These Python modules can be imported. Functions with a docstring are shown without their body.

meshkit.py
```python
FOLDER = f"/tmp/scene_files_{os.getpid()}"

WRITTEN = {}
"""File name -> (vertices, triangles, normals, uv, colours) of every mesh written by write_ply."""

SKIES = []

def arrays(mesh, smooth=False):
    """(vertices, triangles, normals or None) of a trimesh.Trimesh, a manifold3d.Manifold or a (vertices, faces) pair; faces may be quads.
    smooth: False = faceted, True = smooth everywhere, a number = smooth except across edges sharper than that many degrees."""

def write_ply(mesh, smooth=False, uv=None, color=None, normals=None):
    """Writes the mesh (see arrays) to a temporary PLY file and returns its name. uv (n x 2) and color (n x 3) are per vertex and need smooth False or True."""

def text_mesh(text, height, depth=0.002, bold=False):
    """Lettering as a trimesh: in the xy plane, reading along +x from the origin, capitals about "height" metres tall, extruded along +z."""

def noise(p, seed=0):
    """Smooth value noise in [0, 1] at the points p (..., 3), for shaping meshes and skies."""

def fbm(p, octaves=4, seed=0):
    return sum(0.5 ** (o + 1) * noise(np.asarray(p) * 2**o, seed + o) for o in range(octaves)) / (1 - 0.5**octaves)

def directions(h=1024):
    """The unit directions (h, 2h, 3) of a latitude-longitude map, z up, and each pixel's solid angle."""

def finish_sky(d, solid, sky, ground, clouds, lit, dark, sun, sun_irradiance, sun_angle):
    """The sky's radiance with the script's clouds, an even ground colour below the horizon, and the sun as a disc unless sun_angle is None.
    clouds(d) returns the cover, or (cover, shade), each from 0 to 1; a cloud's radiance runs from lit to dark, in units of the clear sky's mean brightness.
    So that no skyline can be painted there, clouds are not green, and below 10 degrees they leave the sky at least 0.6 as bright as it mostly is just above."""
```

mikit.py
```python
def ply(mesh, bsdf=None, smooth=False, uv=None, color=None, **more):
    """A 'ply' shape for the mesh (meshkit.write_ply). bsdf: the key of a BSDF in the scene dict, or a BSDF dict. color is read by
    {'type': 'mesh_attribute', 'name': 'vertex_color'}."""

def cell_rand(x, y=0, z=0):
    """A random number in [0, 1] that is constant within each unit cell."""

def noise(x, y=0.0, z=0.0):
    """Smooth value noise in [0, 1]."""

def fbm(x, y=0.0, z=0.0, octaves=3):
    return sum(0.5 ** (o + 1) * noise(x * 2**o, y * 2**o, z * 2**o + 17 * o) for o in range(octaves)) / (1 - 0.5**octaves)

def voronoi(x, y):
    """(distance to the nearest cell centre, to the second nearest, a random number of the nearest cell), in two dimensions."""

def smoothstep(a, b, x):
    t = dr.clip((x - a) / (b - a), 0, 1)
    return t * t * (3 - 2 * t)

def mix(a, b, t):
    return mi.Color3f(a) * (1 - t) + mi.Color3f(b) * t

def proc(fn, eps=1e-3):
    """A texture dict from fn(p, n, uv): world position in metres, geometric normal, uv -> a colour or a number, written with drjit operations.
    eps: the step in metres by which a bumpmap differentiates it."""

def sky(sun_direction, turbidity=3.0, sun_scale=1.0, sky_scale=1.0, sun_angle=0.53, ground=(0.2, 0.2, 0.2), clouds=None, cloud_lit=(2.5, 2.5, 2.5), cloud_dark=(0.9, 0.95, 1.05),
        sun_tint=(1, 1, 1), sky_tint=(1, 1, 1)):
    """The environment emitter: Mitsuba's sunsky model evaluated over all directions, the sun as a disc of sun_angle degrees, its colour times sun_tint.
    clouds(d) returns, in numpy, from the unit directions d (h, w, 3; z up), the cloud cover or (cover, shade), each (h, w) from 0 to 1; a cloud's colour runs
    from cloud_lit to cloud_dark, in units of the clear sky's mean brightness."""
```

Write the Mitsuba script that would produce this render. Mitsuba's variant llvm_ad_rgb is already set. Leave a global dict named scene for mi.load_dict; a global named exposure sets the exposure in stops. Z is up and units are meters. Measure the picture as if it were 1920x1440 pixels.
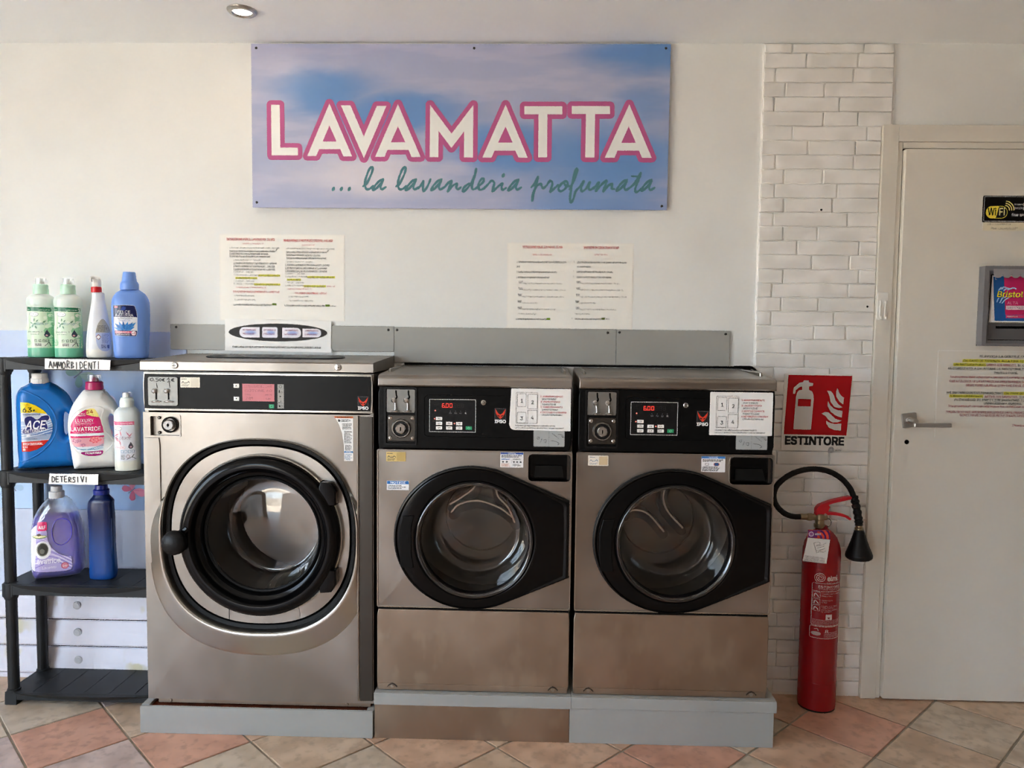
# Self-service laundry: three steel washing machines against a white wall, a black plastic shelf of
# detergents on the left, a brick pilaster, fire extinguisher and door on the right.  x right, y into the wall, z up, metres.
import math, random
import numpy as np, trimesh, drjit as dr, mitsuba as mi, mikit, meshkit
from shapely.geometry import Polygon, LineString, Point, MultiPolygon, box as sbox
from shapely.ops import unary_union
from shapely import affinity
T = mi.ScalarTransform4f
PI = math.pi
rng = np.random.default_rng(7)
scene, labels = {'type': 'scene'}, {}

# ------------------------------------------------------------------ camera, sky, exposure
CAM = (0.0, -2.95, 1.4024)
_yaw, _pit, _rol = (math.radians(a) for a in (-1.53, 3.6, -0.64))
_f = np.array([math.sin(_yaw) * math.cos(_pit), math.cos(_yaw) * math.cos(_pit), -math.sin(_pit)])
_r = np.array([math.cos(_yaw), -math.sin(_yaw), 0.0])
_d = np.cross(_f, _r)
_up = -(-math.sin(_rol) * _r + math.cos(_rol) * _d)
scene['camera'] = {'type': 'perspective', 'fov': 68.08, 'fov_axis': 'x', 'near_clip': 0.05, 'far_clip': 200.0,
                   'to_world': T().look_at(origin=list(CAM), target=[float(a) for a in np.array(CAM) + _f], up=[float(a) for a in _up])}


def sky_clouds(d):
    n = meshkit.fbm(d * np.array([3.0, 3.0, 6.0]) + 4.0, 4, 3)
    return np.clip((n - 0.25) * 2.2, 0, 1), np.clip((meshkit.fbm(d * 4.0 + 9.0, 3, 8) - 0.35) * 1.2, 0, 1)


scene['sky'] = mikit.sky((0.35, 0.75, 0.62), turbidity=3.5, sun_scale=1.0, sky_scale=1.0, ground=(0.32, 0.31, 0.29), clouds=sky_clouds,
                         cloud_lit=(1.74, 1.92, 2.06), cloud_dark=(0.96, 1.03, 1.12))
scene['sky']['sampling_weight'] = 12.0
exposure = 5.95
LAMP = 0.8            # radiance of the warm ceiling spotlights


# ------------------------------------------------------------------ small helpers
def lin(c):
    if isinstance(c, str):
        c = [int(c[i:i + 2], 16) / 255 for i in (1, 3, 5)]
    return [float(v / 12.92 if v <= 0.04045 else ((v + 0.055) / 1.055) ** 2.4) for v in c]


def mat(name, color, rough=0.5, spec=0.4, metal=0.0, two=True, bump=None, **kw):
    b = {'type': 'principled', 'base_color': color if isinstance(color, dict) else {'type': 'rgb', 'value': lin(color)},
         'roughness': rough, 'metallic': metal, 'specular': spec, **kw}
    if bump is not None:
        b = {'type': 'bumpmap', 'arbitrary': mikit.proc(bump[0], bump[2] if len(bump) > 2 else 1e-3), 'scale': bump[1], 'bsdf': b}
    scene['mat_' + name] = {'type': 'twosided', 'bsdf': b} if two else b


def numbered(k):
    if k not in scene and k not in labels:
        return k
    n = 1
    while f'{k}_{n:03d}' in scene or f'{k}_{n:03d}' in labels:
        n += 1
    return f'{k}_{n:03d}'


def obj(name, mesh, m, parent=None, smooth=30, color=None, label=None, cat=None, group=None, kind=None, **more):
    k = numbered((parent + '__' if parent else '') + name)
    if color is not None:
        smooth = bool(smooth)
    scene[k] = mikit.ply(mesh, 'mat_' + m, smooth=smooth, color=color, **more)
    tag(k, label, cat, group, kind)
    return k


def tag(k, label=None, cat=None, group=None, kind=None):
    e = {a: b for a, b in (('label', label), ('category', cat), ('group', group), ('kind', kind)) if b}
    if e:
        labels.setdefault(k, {}).update(e)


def thing(name, label, cat, group=None):
    k = numbered(name)
    tag(k, label, cat, group)
    return k


def struct(name, mesh, m, label=None, **kw):
    return obj(name, mesh, m, label=label, kind='structure', **kw)


def cat(*ms):
    return trimesh.util.concatenate([m for m in ms if m is not None])


def bx(x0, x1, y0, y1, z0, z1, b=0.0):
    if b <= 0:
        m = trimesh.creation.box([x1 - x0, y1 - y0, z1 - z0])
        m.apply_translation([(x0 + x1) / 2, (y0 + y1) / 2, (z0 + z1) / 2])
        return m
    P = []
    for sx in (0, 1):
        for sy in (0, 1):
            for sz in (0, 1):
                p = np.array([(x0, x1)[sx], (y0, y1)[sy], (z0, z1)[sz]])
                s = np.array([1 - 2 * sx, 1 - 2 * sy, 1 - 2 * sz]) * b
                for a in range(3):
                    q = s.copy(); q[a] = 0
                    P.append(p + q)
    return trimesh.Trimesh(P, process=False).convex_hull


def grid_faces(nr, nc, closed=True):
    F = []
    for i in range(nr - 1):
        for j in range(nc if closed else nc - 1):
            a, b = i * nc + j, i * nc + (j + 1) % nc
            F += [(a, b, b + nc), (a, b + nc, a + nc)]
    return F


def loft(rings, cap0=True, cap1=True):
    """rings: list of (n,3) closed rings of equal count."""
    n = len(rings[0])
    V = np.vstack(rings)
    F = grid_faces(len(rings), n)
    V = list(V)
    if cap0:
        V.append(np.mean(rings[0], 0)); c = len(V) - 1
        F += [(c, (j + 1) % n, j) for j in range(n)]
    if cap1:
        V.append(np.mean(rings[-1], 0)); c = len(V) - 1; o = (len(rings) - 1) * n
        F += [(c, o + j, o + (j + 1) % n) for j in range(n)]
    m = trimesh.Trimesh(V, F, process=False)
    return m


def lathe(prof, axis='z', at=(0, 0, 0), n=40, cap=False):
    """prof: (radius, height along the axis) pairs; axis z (up), y (towards the viewer, height counts towards -y) or a vector."""
    a = np.arange(n) * 2 * PI / n
    rings = [np.stack([r * np.cos(a), r * np.sin(a), np.full(n, h)], 1) for r, h in prof]
    m = loft(rings, cap, cap)
    if axis == 'y':
        m.vertices = np.stack([m.vertices[:, 0], -m.vertices[:, 2], m.vertices[:, 1]], 1)
    elif axis != 'z':
        m.apply_transform(trimesh.geometry.align_vectors([0, 0, 1], np.asarray(axis, float) / np.linalg.norm(axis)))
    m.apply_translation(at)
    return m


def disc(r, at, h, axis='y', n=28, b=0.0, r1=None):
    """A short solid cylinder with its base at AT."""
    r1 = r if r1 is None else r1
    prof = [(r, 0), (r1, h)] if b <= 0 else [(r, 0), (r1, h - b), (r1 - b, h)]
    return lathe(prof, axis, at, n, True)


def catmull(P, k=6):
    P = np.asarray(P, float)
    if len(P) < 3:
        return P
    Q = np.vstack([2 * P[0] - P[1], P, 2 * P[-1] - P[-2]])
    out = []
    for i in range(1, len(Q) - 2):
        for t in np.arange(k) / k:
            p0, p1, p2, p3 = Q[i - 1:i + 3]
            out.append(0.5 * (2 * p1 + (p2 - p0) * t + (2 * p0 - 5 * p1 + 4 * p2 - p3) * t * t + (3 * p1 - p0 - 3 * p2 + p3) * t ** 3))
    return np.vstack(out + [P[-1]])


def tube(P, r, n=14, k=6):
    P = catmull(P, k) if k > 1 else np.asarray(P, float)
    r = np.broadcast_to(r, (len(P),)) if np.ndim(r) == 0 else np.interp(np.linspace(0, 1, len(P)), np.linspace(0, 1, len(r)), r)
    t = np.gradient(P, axis=0)
    t /= np.linalg.norm(t, axis=1, keepdims=True)
    u = np.cross(t[0], [0, 0, 1.0] if abs(t[0][2]) < 0.9 else [0, 1.0, 0])
    rings, a = [], np.arange(n) * 2 * PI / n
    for i in range(len(P)):
        u = u - t[i] * (u @ t[i]); u /= np.linalg.norm(u)
        w = np.cross(t[i], u)
        rings.append(P[i] + r[i] * (np.cos(a)[:, None] * u + np.sin(a)[:, None] * w))
    return loft(rings)


def plate(poly, y, t):
    """A shapely polygon drawn in (x, z), its back at y, t thick towards the viewer (-y)."""
    ms = []
    for g in getattr(poly, 'geoms', [poly]):
        if g.area > 1e-9:
            ms.append(trimesh.creation.extrude_polygon(g, t, engine='earcut'))
    m = cat(*ms)
    v = m.vertices
    m.vertices = np.stack([v[:, 0], y - v[:, 2], v[:, 1]], 1)
    return m


def rr(x0, x1, z0, z1, r, n=6):
    return sbox(x0 + r, z0 + r, x1 - r, z1 - r).buffer(r, quad_segs=n)


def outline(poly, n):
    """n points evenly along the outer edge, anticlockwise."""
    L = poly.exterior
    P = np.array([L.interpolate(i / n, normalized=True).coords[0] for i in range(n)])
    a = sum(P[i - 1][0] * P[i][1] - P[i][0] * P[i - 1][1] for i in range(n))
    return P if a > 0 else P[::-1]


def ring3(P, y):
    return np.stack([P[:, 0], np.full(len(P), y), P[:, 1]], 1)


def bplate(poly, y, t, b, n=None):
    """Like plate, for a convex outline, with its front edge rounded over b."""
    P = np.array(poly.exterior.coords)[:-1] if n is None else outline(poly, n)
    a = sum(P[i - 1][0] * P[i][1] - P[i][0] * P[i - 1][1] for i in range(len(P)))
    P = P if a > 0 else P[::-1]
    e = np.roll(P, -1, 0) - np.roll(P, 1, 0)
    nrm = np.stack([e[:, 1], -e[:, 0]], 1); nrm /= np.linalg.norm(nrm, axis=1, keepdims=True)
    rings = [ring3(P, y), ring3(P, y - t + b)]
    for k in (1, 2, 3):
        a = k * PI / 6
        rings.append(ring3(P - nrm * b * (1 - math.cos(a)), y - t + b - b * math.sin(a)))
    return loft(rings)


def sell(cx, cz, a, c, e, n=96):
    t = np.arange(n) * 2 * PI / n
    co, si = np.cos(t), np.sin(t)
    return np.stack([cx + a * np.sign(co) * np.abs(co) ** (2 / e), cz + c * np.sign(si) * np.abs(si) ** (2 / e)], 1)


def cross2(A):
    p, q = A[:, 1] - A[:, 0], A[:, 2] - A[:, 0]
    return p[:, 0] * q[:, 1] - p[:, 1] * q[:, 0]


_text, _glyph = {}, {}


def glyph(ch, bold):
    """(points, triangles, advance) of one character, capitals one unit tall."""
    if ('|', bold) not in _glyph:
        _glyph['|', bold] = (None, None, 0.0)
        _glyph['|', bold, 'x'] = meshkit.text_mesh('|', 1.0, 0.01, bold).bounds[1][0]
    k = (ch, bold)
    if k not in _glyph or ch == '|':
        adv = meshkit.text_mesh(ch + '|', 1.0, 0.01, bold).bounds[1][0] - _glyph['|', bold, 'x']
        V = F = None
        if ch != ' ':
            m = meshkit.text_mesh(ch, 1.0, 0.01, bold)
            F = np.asarray(m.faces)[m.face_normals[:, 2] > 0.5]
            u, inv = np.unique(F, return_inverse=True)
            V, F = np.asarray(m.vertices)[u][:, :2], inv.reshape(F.shape)
        _glyph[k] = (V, F, adv)
    return _glyph[k]




class Art:
    """Flat print (lettering, pictures) in its own metres: u to the right, v up; each piece a flat coloured shape in a layer."""

    def __init__(s):
        s.V, s.F, s.C, s.L, s.n = [], [], [], [], 0

    def add(s, V, F, col, lay):
        V = np.asarray(V, float)
        s.V.append(V); s.F.append(np.asarray(F) + s.n); s.n += len(V)
        s.C.append(np.tile(lin(col), (len(V), 1))); s.L.append(np.full(len(V), lay, float))

    def poly(s, p, col, lay=1):
        p = Polygon(p) if isinstance(p, (list, np.ndarray)) else p
        if not p.is_valid:
            p = p.buffer(0)
        for g in getattr(p, 'geoms', [p]):
            if g.geom_type == 'Polygon' and g.area > 1e-10:
                V, F = trimesh.creation.triangulate_polygon(g, engine='earcut')
                V, F = np.asarray(V), np.asarray(F)
                A = V[F]
                c = cross2(A)
                F = np.where(c[:, None] > 0, F, F[:, ::-1])
                s.add(V, F, col, lay)

    def rect(s, x0, y0, x1, y1, col, lay=1):
        s.add([(x0, y0), (x1, y0), (x1, y1), (x0, y1)], [(0, 1, 2), (0, 2, 3)], col, lay)

    def rrect(s, x0, y0, x1, y1, r, col, lay=1):
        s.poly(rr(x0, x1, y0, y1, r, 4), col, lay)

    def frame(s, x0, y0, x1, y1, w, col, lay=1, r=0.0):
        o = rr(x0, x1, y0, y1, r, 4) if r else sbox(x0, y0, x1, y1)
        s.poly(o.difference(o.buffer(-w)), col, lay)

    def oval(s, x, y, a, b, col, lay=1, n=32):
        s.poly(Polygon(sell(x, y, a, b, 2, n)), col, lay)

    def stroke(s, P, w, col, lay=2, k=5):
        P = np.asarray(P, float)
        s.poly(LineString(catmull(P, k) if k > 1 else P).buffer(w / 2, quad_segs=3), col, lay)

    def text(s, t, x, y, h, col, w=None, al='l', bold=False, lay=2, slant=0.0, rot=0.0, fat=0.0):
        if fat:      # a heavier cut: the same print set a hair apart, four times
            for i, (a, b) in enumerate(((-fat, -fat), (fat, -fat), (fat, fat), (-fat, fat))):
                s.text(t, x + a, y + b, h, col, w, al, bold, lay + i * .05, slant, rot)
        if (t, bold) not in _text:
            Vs, Fs, x_, n_ = [], [], 0.0, 0
            for ch in t:
                g = glyph(ch, bold)
                if g[0] is not None:
                    Vs.append(g[0] + [x_, 0]); Fs.append(g[1] + n_); n_ += len(g[0])
                x_ += g[2]
            V = np.vstack(Vs)
            _text[t, bold] = (V, np.vstack(Fs), V[:, 0].min(), V[:, 0].max())
        V, F, a, b = _text[t, bold]
        sx = h if w is None else w / (b - a)
        X = (V[:, 0] - a) * sx
        X = X - {'l': 0, 'c': 0.5, 'r': 1}[al] * (b - a) * sx + slant * V[:, 1] * h
        Y = V[:, 1] * h
        c, n = math.cos(rot), math.sin(rot)
        s.add(np.stack([x + c * X - n * Y, y + n * X + c * Y], 1), F, col, lay)

    def mesh(s, place, fine=None):
        V, F, C, L = np.vstack(s.V), np.vstack(s.F), np.vstack(s.C), np.concatenate(s.L)
        if fine:
            A, F = _split(V, C, L, F, fine)
            V, C, L = A[:, :2], A[:, 2:5], A[:, 5]
        return trimesh.Trimesh(place(V[:, 0], V[:, 1], 0.0003 * L + 0.0002), F, process=False), C

    def put(s, name, parent, place, fine=None, m='print', smooth=False, **kw):
        me, C = s.mesh(place, fine)
        return obj(name, me, m, parent, smooth, color=C, **kw)


def _split(V, C, L, F, size):
    """Halves long edges (with their colours) until every one is shorter than size."""
    A = np.hstack([V, C, L[:, None]])
    for _ in range(12):
        T3 = A[F][:, :, :2]
        d = np.linalg.norm(T3 - np.roll(T3, -1, 1), axis=2)
        k = d.argmax(1)
        long = d.max(1) > size
        if not long.any():
            break
        R = np.stack([F[np.arange(len(F)), (k + i) % 3] for i in range(3)], 1)
        key = np.sort(R[long][:, :2], 1)
        u, inv = np.unique(key, axis=0, return_inverse=True)
        inv = inv.ravel()
        mid = (A[u[:, 0]] + A[u[:, 1]]) / 2
        m = len(A) + inv
        A = np.vstack([A, mid])
        q = R[long]
        F = np.vstack([F[~long], np.stack([q[:, 0], m, q[:, 2]], 1), np.stack([m, q[:, 1], q[:, 2]], 1)])
    return A, F


def flat(x0, z0, y, kx=0.0, kz=0.0):
    """Puts print on an upright plane facing -y: kx leans it sideways (x per metre up), kz lets it run downhill (z per metre right)."""
    return lambda u, v, o: np.stack([x0 + u + kx * v, np.broadcast_to(y, u.shape) - o, z0 + v + kz * u], 1)


def conform(front):
    return lambda u, v, o: np.stack([u, front(u, v) - o, v], 1)


# ------------------------------------------------------------------ materials
N = mikit
mix, fbm, noise, sstep = mikit.mix, mikit.fbm, mikit.noise, mikit.smoothstep
mat('print', {'type': 'mesh_attribute', 'name': 'vertex_color'}, 0.55, 0.3)
mat('gloss_print', {'type': 'mesh_attribute', 'name': 'vertex_color'}, 0.22, 0.5)
mat('wall_paint', mikit.proc(lambda p, n, uv: mix(lin('#e6e8e6'), lin('#dfe1df'), sstep(0.35, 0.7, fbm(p.x * 2.3, p.z * 2.3, p.y, 2)))), 0.75, 0.2)
mat('ceiling_paint', '#e9edee', 0.8, 0.2)
mat('brick_paint', mikit.proc(lambda p, n, uv: mix(lin('#efeeeb'), lin('#e5e4e0'), sstep(0.3, 0.75, noise(p.x * 18, p.z * 18, 0)))), 0.6, 0.3,
    bump=(lambda p, n, uv: fbm(p.x * 70, p.z * 70, p.y * 70, 3), 0.0022))
mat('mortar_paint', '#f1f0ec', 0.6, 0.3)
mat('far_wall', '#b1a69b', 0.75, 0.2)
mat('side_wall', '#8f877c', 0.75, 0.2)
mat('pavement', '#9a9894', 0.85, 0.2)
mat('steel', mikit.proc(lambda p, n, uv: mix(lin('#a9a29b'), lin('#968f87'), sstep(0.3, 0.7, fbm(p.x * 5, p.z * 4, p.y * 4 + 3, 3)))),
    mikit.proc(lambda p, n, uv: 0.30 + 0.14 * fbm(p.x * 7, p.z * 5, p.y * 5, 2)), 0.5, 1.0, anisotropic=0.3)
mat('dull_steel', mikit.proc(lambda p, n, uv: mix(mix(lin('#b5a595'), lin('#9e8c7b'), sstep(0.3, 0.7, fbm(p.x * 6, p.z * 5, p.y * 4 + 7, 3))), lin('#c2b8a6'), 0.35 * sstep(0.5, 0.9, fbm(p.x * 26, p.z * 14, 3, 3)))),
    0.42, 0.5, 1.0)
mat('bright_steel', '#b9b6b0', 0.2, 0.5, 1.0)
mat('dark_steel', '#55524e', 0.35, 0.5, 1.0)
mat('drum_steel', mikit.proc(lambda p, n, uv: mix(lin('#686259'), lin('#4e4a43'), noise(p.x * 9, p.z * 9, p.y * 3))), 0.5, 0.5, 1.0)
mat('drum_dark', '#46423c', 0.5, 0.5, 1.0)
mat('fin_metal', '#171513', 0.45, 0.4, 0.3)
mat('plate_metal', '#8b8a86', 0.5, 0.5, 0.9)
mat('chrome', '#dcdad6', 0.10, 0.5, 1.0)
mat('brass', '#a8987a', 0.35, 0.5, 1.0)
mat('grey_metal', mikit.proc(lambda p, n, uv: mix(lin('#a4a49f'), lin('#9a9a95'), fbm(p.x * 3, p.z * 3, 1, 2))), 0.42, 0.4)
mat('black_gloss', '#050506', 0.14, 0.22)
mat('black_panel', '#08090a', 0.34, 0.18)
mat('black_matte', '#0a0a0b', 0.45, 0.3)
mat('rubber', '#0a0b0c', 0.55, 0.3)
mat('shelf_plastic', mikit.proc(lambda p, n, uv: mix(lin('#191b1c'), lin('#202324'), noise(p.x * 16, p.y * 16, p.z * 16))), 0.5, 0.4)
mat('dark_gap', '#050505', 0.8, 0.1)
mat('door_paint', mikit.proc(lambda p, n, uv: mix(lin('#e0dcd2'), lin('#dad5ca'), noise(p.x * 4, p.z * 3, 2))), 0.5, 0.35)
mat('white_plastic', '#e9e7e1', 0.35, 0.4)
mat('screw', '#3b3a39', 0.4, 0.5, 0.6)
mat('paper', '#f3f3f0', 0.7, 0.2)
mat('sheet', '#eeede6', 0.5, 0.3)
mat('red_paint', '#8c0f15', 0.3, 0.5)
mat('red_lever', '#c41e2a', 0.35, 0.5)
mat('rust', mikit.proc(lambda p, n, uv: mix(lin('#7a3a22'), lin('#2a1a14'), fbm(p.x * 30, p.z * 40, p.y * 30, 3))), 0.85, 0.2)
mat('silver', '#c3c2bf', 0.32, 0.5, 1.0)
scene['mat_glass'] = {'type': 'thindielectric', 'int_ior': 1.52}
scene['mat_clear'] = {'type': 'blendbsdf', 'weight': 0.07, 'glass': {'type': 'thindielectric', 'int_ior': 1.7}, 'haze': {'type': 'twosided', 'bsdf': {'type': 'diffuse', 'reflectance': {'type': 'rgb', 'value': [.75, .75, .78]}}}}


def emits(rgb, k, w=0.05):
    return {'type': 'area', 'radiance': {'type': 'rgb', 'value': [float(c * k) for c in rgb]}, 'sampling_weight': w}

# ================================================================== THE ROOM
XL, XR, YF, ZC = -3.3, 2.7, -5.4, 2.512     # side walls, shop front behind the camera, ceiling
struct('wall_back', bx(XL, XR, 0, 0.12, 0, ZC), 'wall_paint', 'smooth white painted wall behind the washing machines')
LY0, LY1, LZ0, LZ1 = -3.75, -1.45, 0.45, 2.30      # big window in the left wall, outside the picture
struct('wall_left', cat(bx(XL - 0.12, XL, YF, LY0, 0, ZC), bx(XL - 0.12, XL, LY1, 0.12, 0, ZC), bx(XL - 0.12, XL, LY0, LY1, 0, LZ0), bx(XL - 0.12, XL, LY0, LY1, LZ1, ZC)), 'wall_paint')
struct('wall_right', bx(XR, XR + 0.12, YF, 0.12, 0, ZC), 'side_wall')
struct('ceiling', bx(XL - 0.12, XR + 0.12, YF - 0.12, 0.12, ZC, ZC + 0.1), 'ceiling_paint', 'white painted ceiling with a sunken spotlight')
# the shop front behind the camera: tall glazed opening on the left, wall on the right
WX0, WX1, WZ1 = -3.15, -2.20, 2.30
struct('wall_front', cat(bx(WX1, XR, YF - 0.12, YF, 0, ZC), bx(XL, WX0, YF - 0.12, YF, 0, ZC), bx(WX0, WX1, YF - 0.12, YF, WZ1, ZC)), 'far_wall')
win = thing('window_1', None, None); tag(win, kind='structure')
for i in range(2):
    x = WX0 + (WX1 - WX0) * i
    obj('mullion', bx(max(x - 0.03, WX0), min(x + 0.03, WX1), YF - 0.08, YF - 0.03, 0, WZ1), 'silver', win)
obj('pane', bx(WX0, WX1, YF - 0.058, YF - 0.056, 0.0, WZ1), 'glass', win)
win = thing('window_2', None, None); tag(win, kind='structure')
for i in range(4):
    y = LY0 + (LY1 - LY0) * i / 3
    obj('mullion', bx(XL - 0.08, XL - 0.03, max(y - 0.03, LY0), min(y + 0.03, LY1), LZ0, LZ1), 'silver', win)
struct('pavement', cat(bx(-14, 14, -16, YF - 0.121, -0.12, -0.02), bx(-14, XL - 0.121, YF - 0.121, 6, -0.12, -0.02)), 'pavement')

# floor: a screed with tiles laid on the diagonal; single tiles where the photograph shows them, the material beyond
TS, TX, TY = 0.30, -0.104, -0.447
C45 = math.sqrt(0.5)


def tile_rgb(u, v):
    r = N.cell_rand(u, v, 5)
    a = mix(lin('#c6ae95'), lin('#c6987e'), sstep(0.3, 0.8, r))
    return mix(a, lin('#b5a69c'), sstep(0.75, 0.9, N.cell_rand(u, v, 9)))


def far_floor(p, n, uv):
    a, b = ((p.x - TX) + (p.y - TY)) * C45 / TS, ((p.y - TY) - (p.x - TX)) * C45 / TS
    fa, fb = a - dr.floor(a), b - dr.floor(b)
    d = dr.minimum(dr.minimum(fa, 1 - fa), dr.minimum(fb, 1 - fb))
    return mix(lin('#a2937f'), tile_rgb(a, b), sstep(0.008, 0.014, d))


mat('far_tile', mikit.proc(far_floor), 0.45, 0.4)
mat('grout', mikit.proc(lambda p, n, uv: mix(lin('#a99d8b'), lin('#7d7263'), fbm(p.x * 20, p.y * 20, 0, 3))), 0.8, 0.2)
tones = [('#ccb298', '#b99e84'), ('#cf9f87', '#bf8e77'), ('#c9b8a3', '#b5a28c'), ('#c9b3a8', '#b59f95'), ('#cfad92', '#bb987e')]
for i, (a, b) in enumerate(tones):
    mat(f'tile_{i}', mikit.proc(lambda p, n, uv, a=lin(a), b=lin(b), i=i: mix(mix(a, b, sstep(0.25, 0.78, fbm(p.x * 12 + i * 7, p.y * 12, i, 3))), [c * 0.74 for c in b], 0.5 * sstep(0.45, 0.85, fbm(p.x * 42 + 3, p.y * 42, i, 3)))),
        0.42, 0.4)
YN = -1.25
screed = cat(bx(XL - 0.12, XR + 0.12, YN, 0.12, -0.12, -0.004))
fl = struct('floor', screed, 'grout', 'floor of beige and pink square tiles laid on the diagonal')
struct('floor_beyond', bx(XL - 0.12, XR + 0.12, YF - 0.12, YN - 0.001, -0.12, 0.0), 'far_tile')
room = sbox(-2.75, YN, 2.5, -0.001)
trng = np.random.default_rng(11)
SEEN = {(-4, 4): 2, (-4, 3): 1, (-3, 3): 0, (-3, 2): 1, (-5, 3): 3, (-4, 2): 3, (-2, 1): 0, (-3, 1): 2, (-1, 0): 4, (-2, 0): 2, (0, -1): 4, (1, -2): 1, (0, -2): 1, (2, -3): 4, (3, -3): 1, (4, -3): 4, (4, -4): 2, (5, -4): 0,
        (3, -4): 0, (3, -2): 4, (-4, 5): 0, (3, -5): 2, (-1, -1): 0, (1, -3): 2}
for i in range(-12, 13):
    for j in range(-12, 13):
        g = 0.0040
        q = [(i * TS + g, j * TS + g), ((i + 1) * TS - g, j * TS + g), ((i + 1) * TS - g, (j + 1) * TS - g), (i * TS + g, (j + 1) * TS - g)]
        p = Polygon([(TX + (u - v) * C45, TY + (u + v) * C45) for u, v in q]).intersection(room)
        k, dz = int(trng.integers(5)), float(trng.uniform(-0.0006, 0.0006))
        k = SEEN.get((i, j), k)
        if p.is_empty or p.area < 0.0006:
            continue
        P = np.array(p.exterior.coords)[:-1]
        a = sum(P[m - 1][0] * P[m][1] - P[m][0] * P[m - 1][1] for m in range(len(P)))
        P = P if a > 0 else P[::-1]
        ins = np.array(p.buffer(-0.003, join_style=2).exterior.coords)[:-1] if not p.buffer(-0.003).is_empty else None
        rings = [np.c_[P, np.full(len(P), -0.004)], np.c_[P, np.full(len(P), -0.001 + dz)]]
        c = P.mean(0)
        rings.append(np.c_[c + (P - c) * 0.985, np.full(len(P), 0.0 + dz)])
        obj('tile', loft(rings, False, True), f'tile_{k}', fl, smooth=False)

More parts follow.
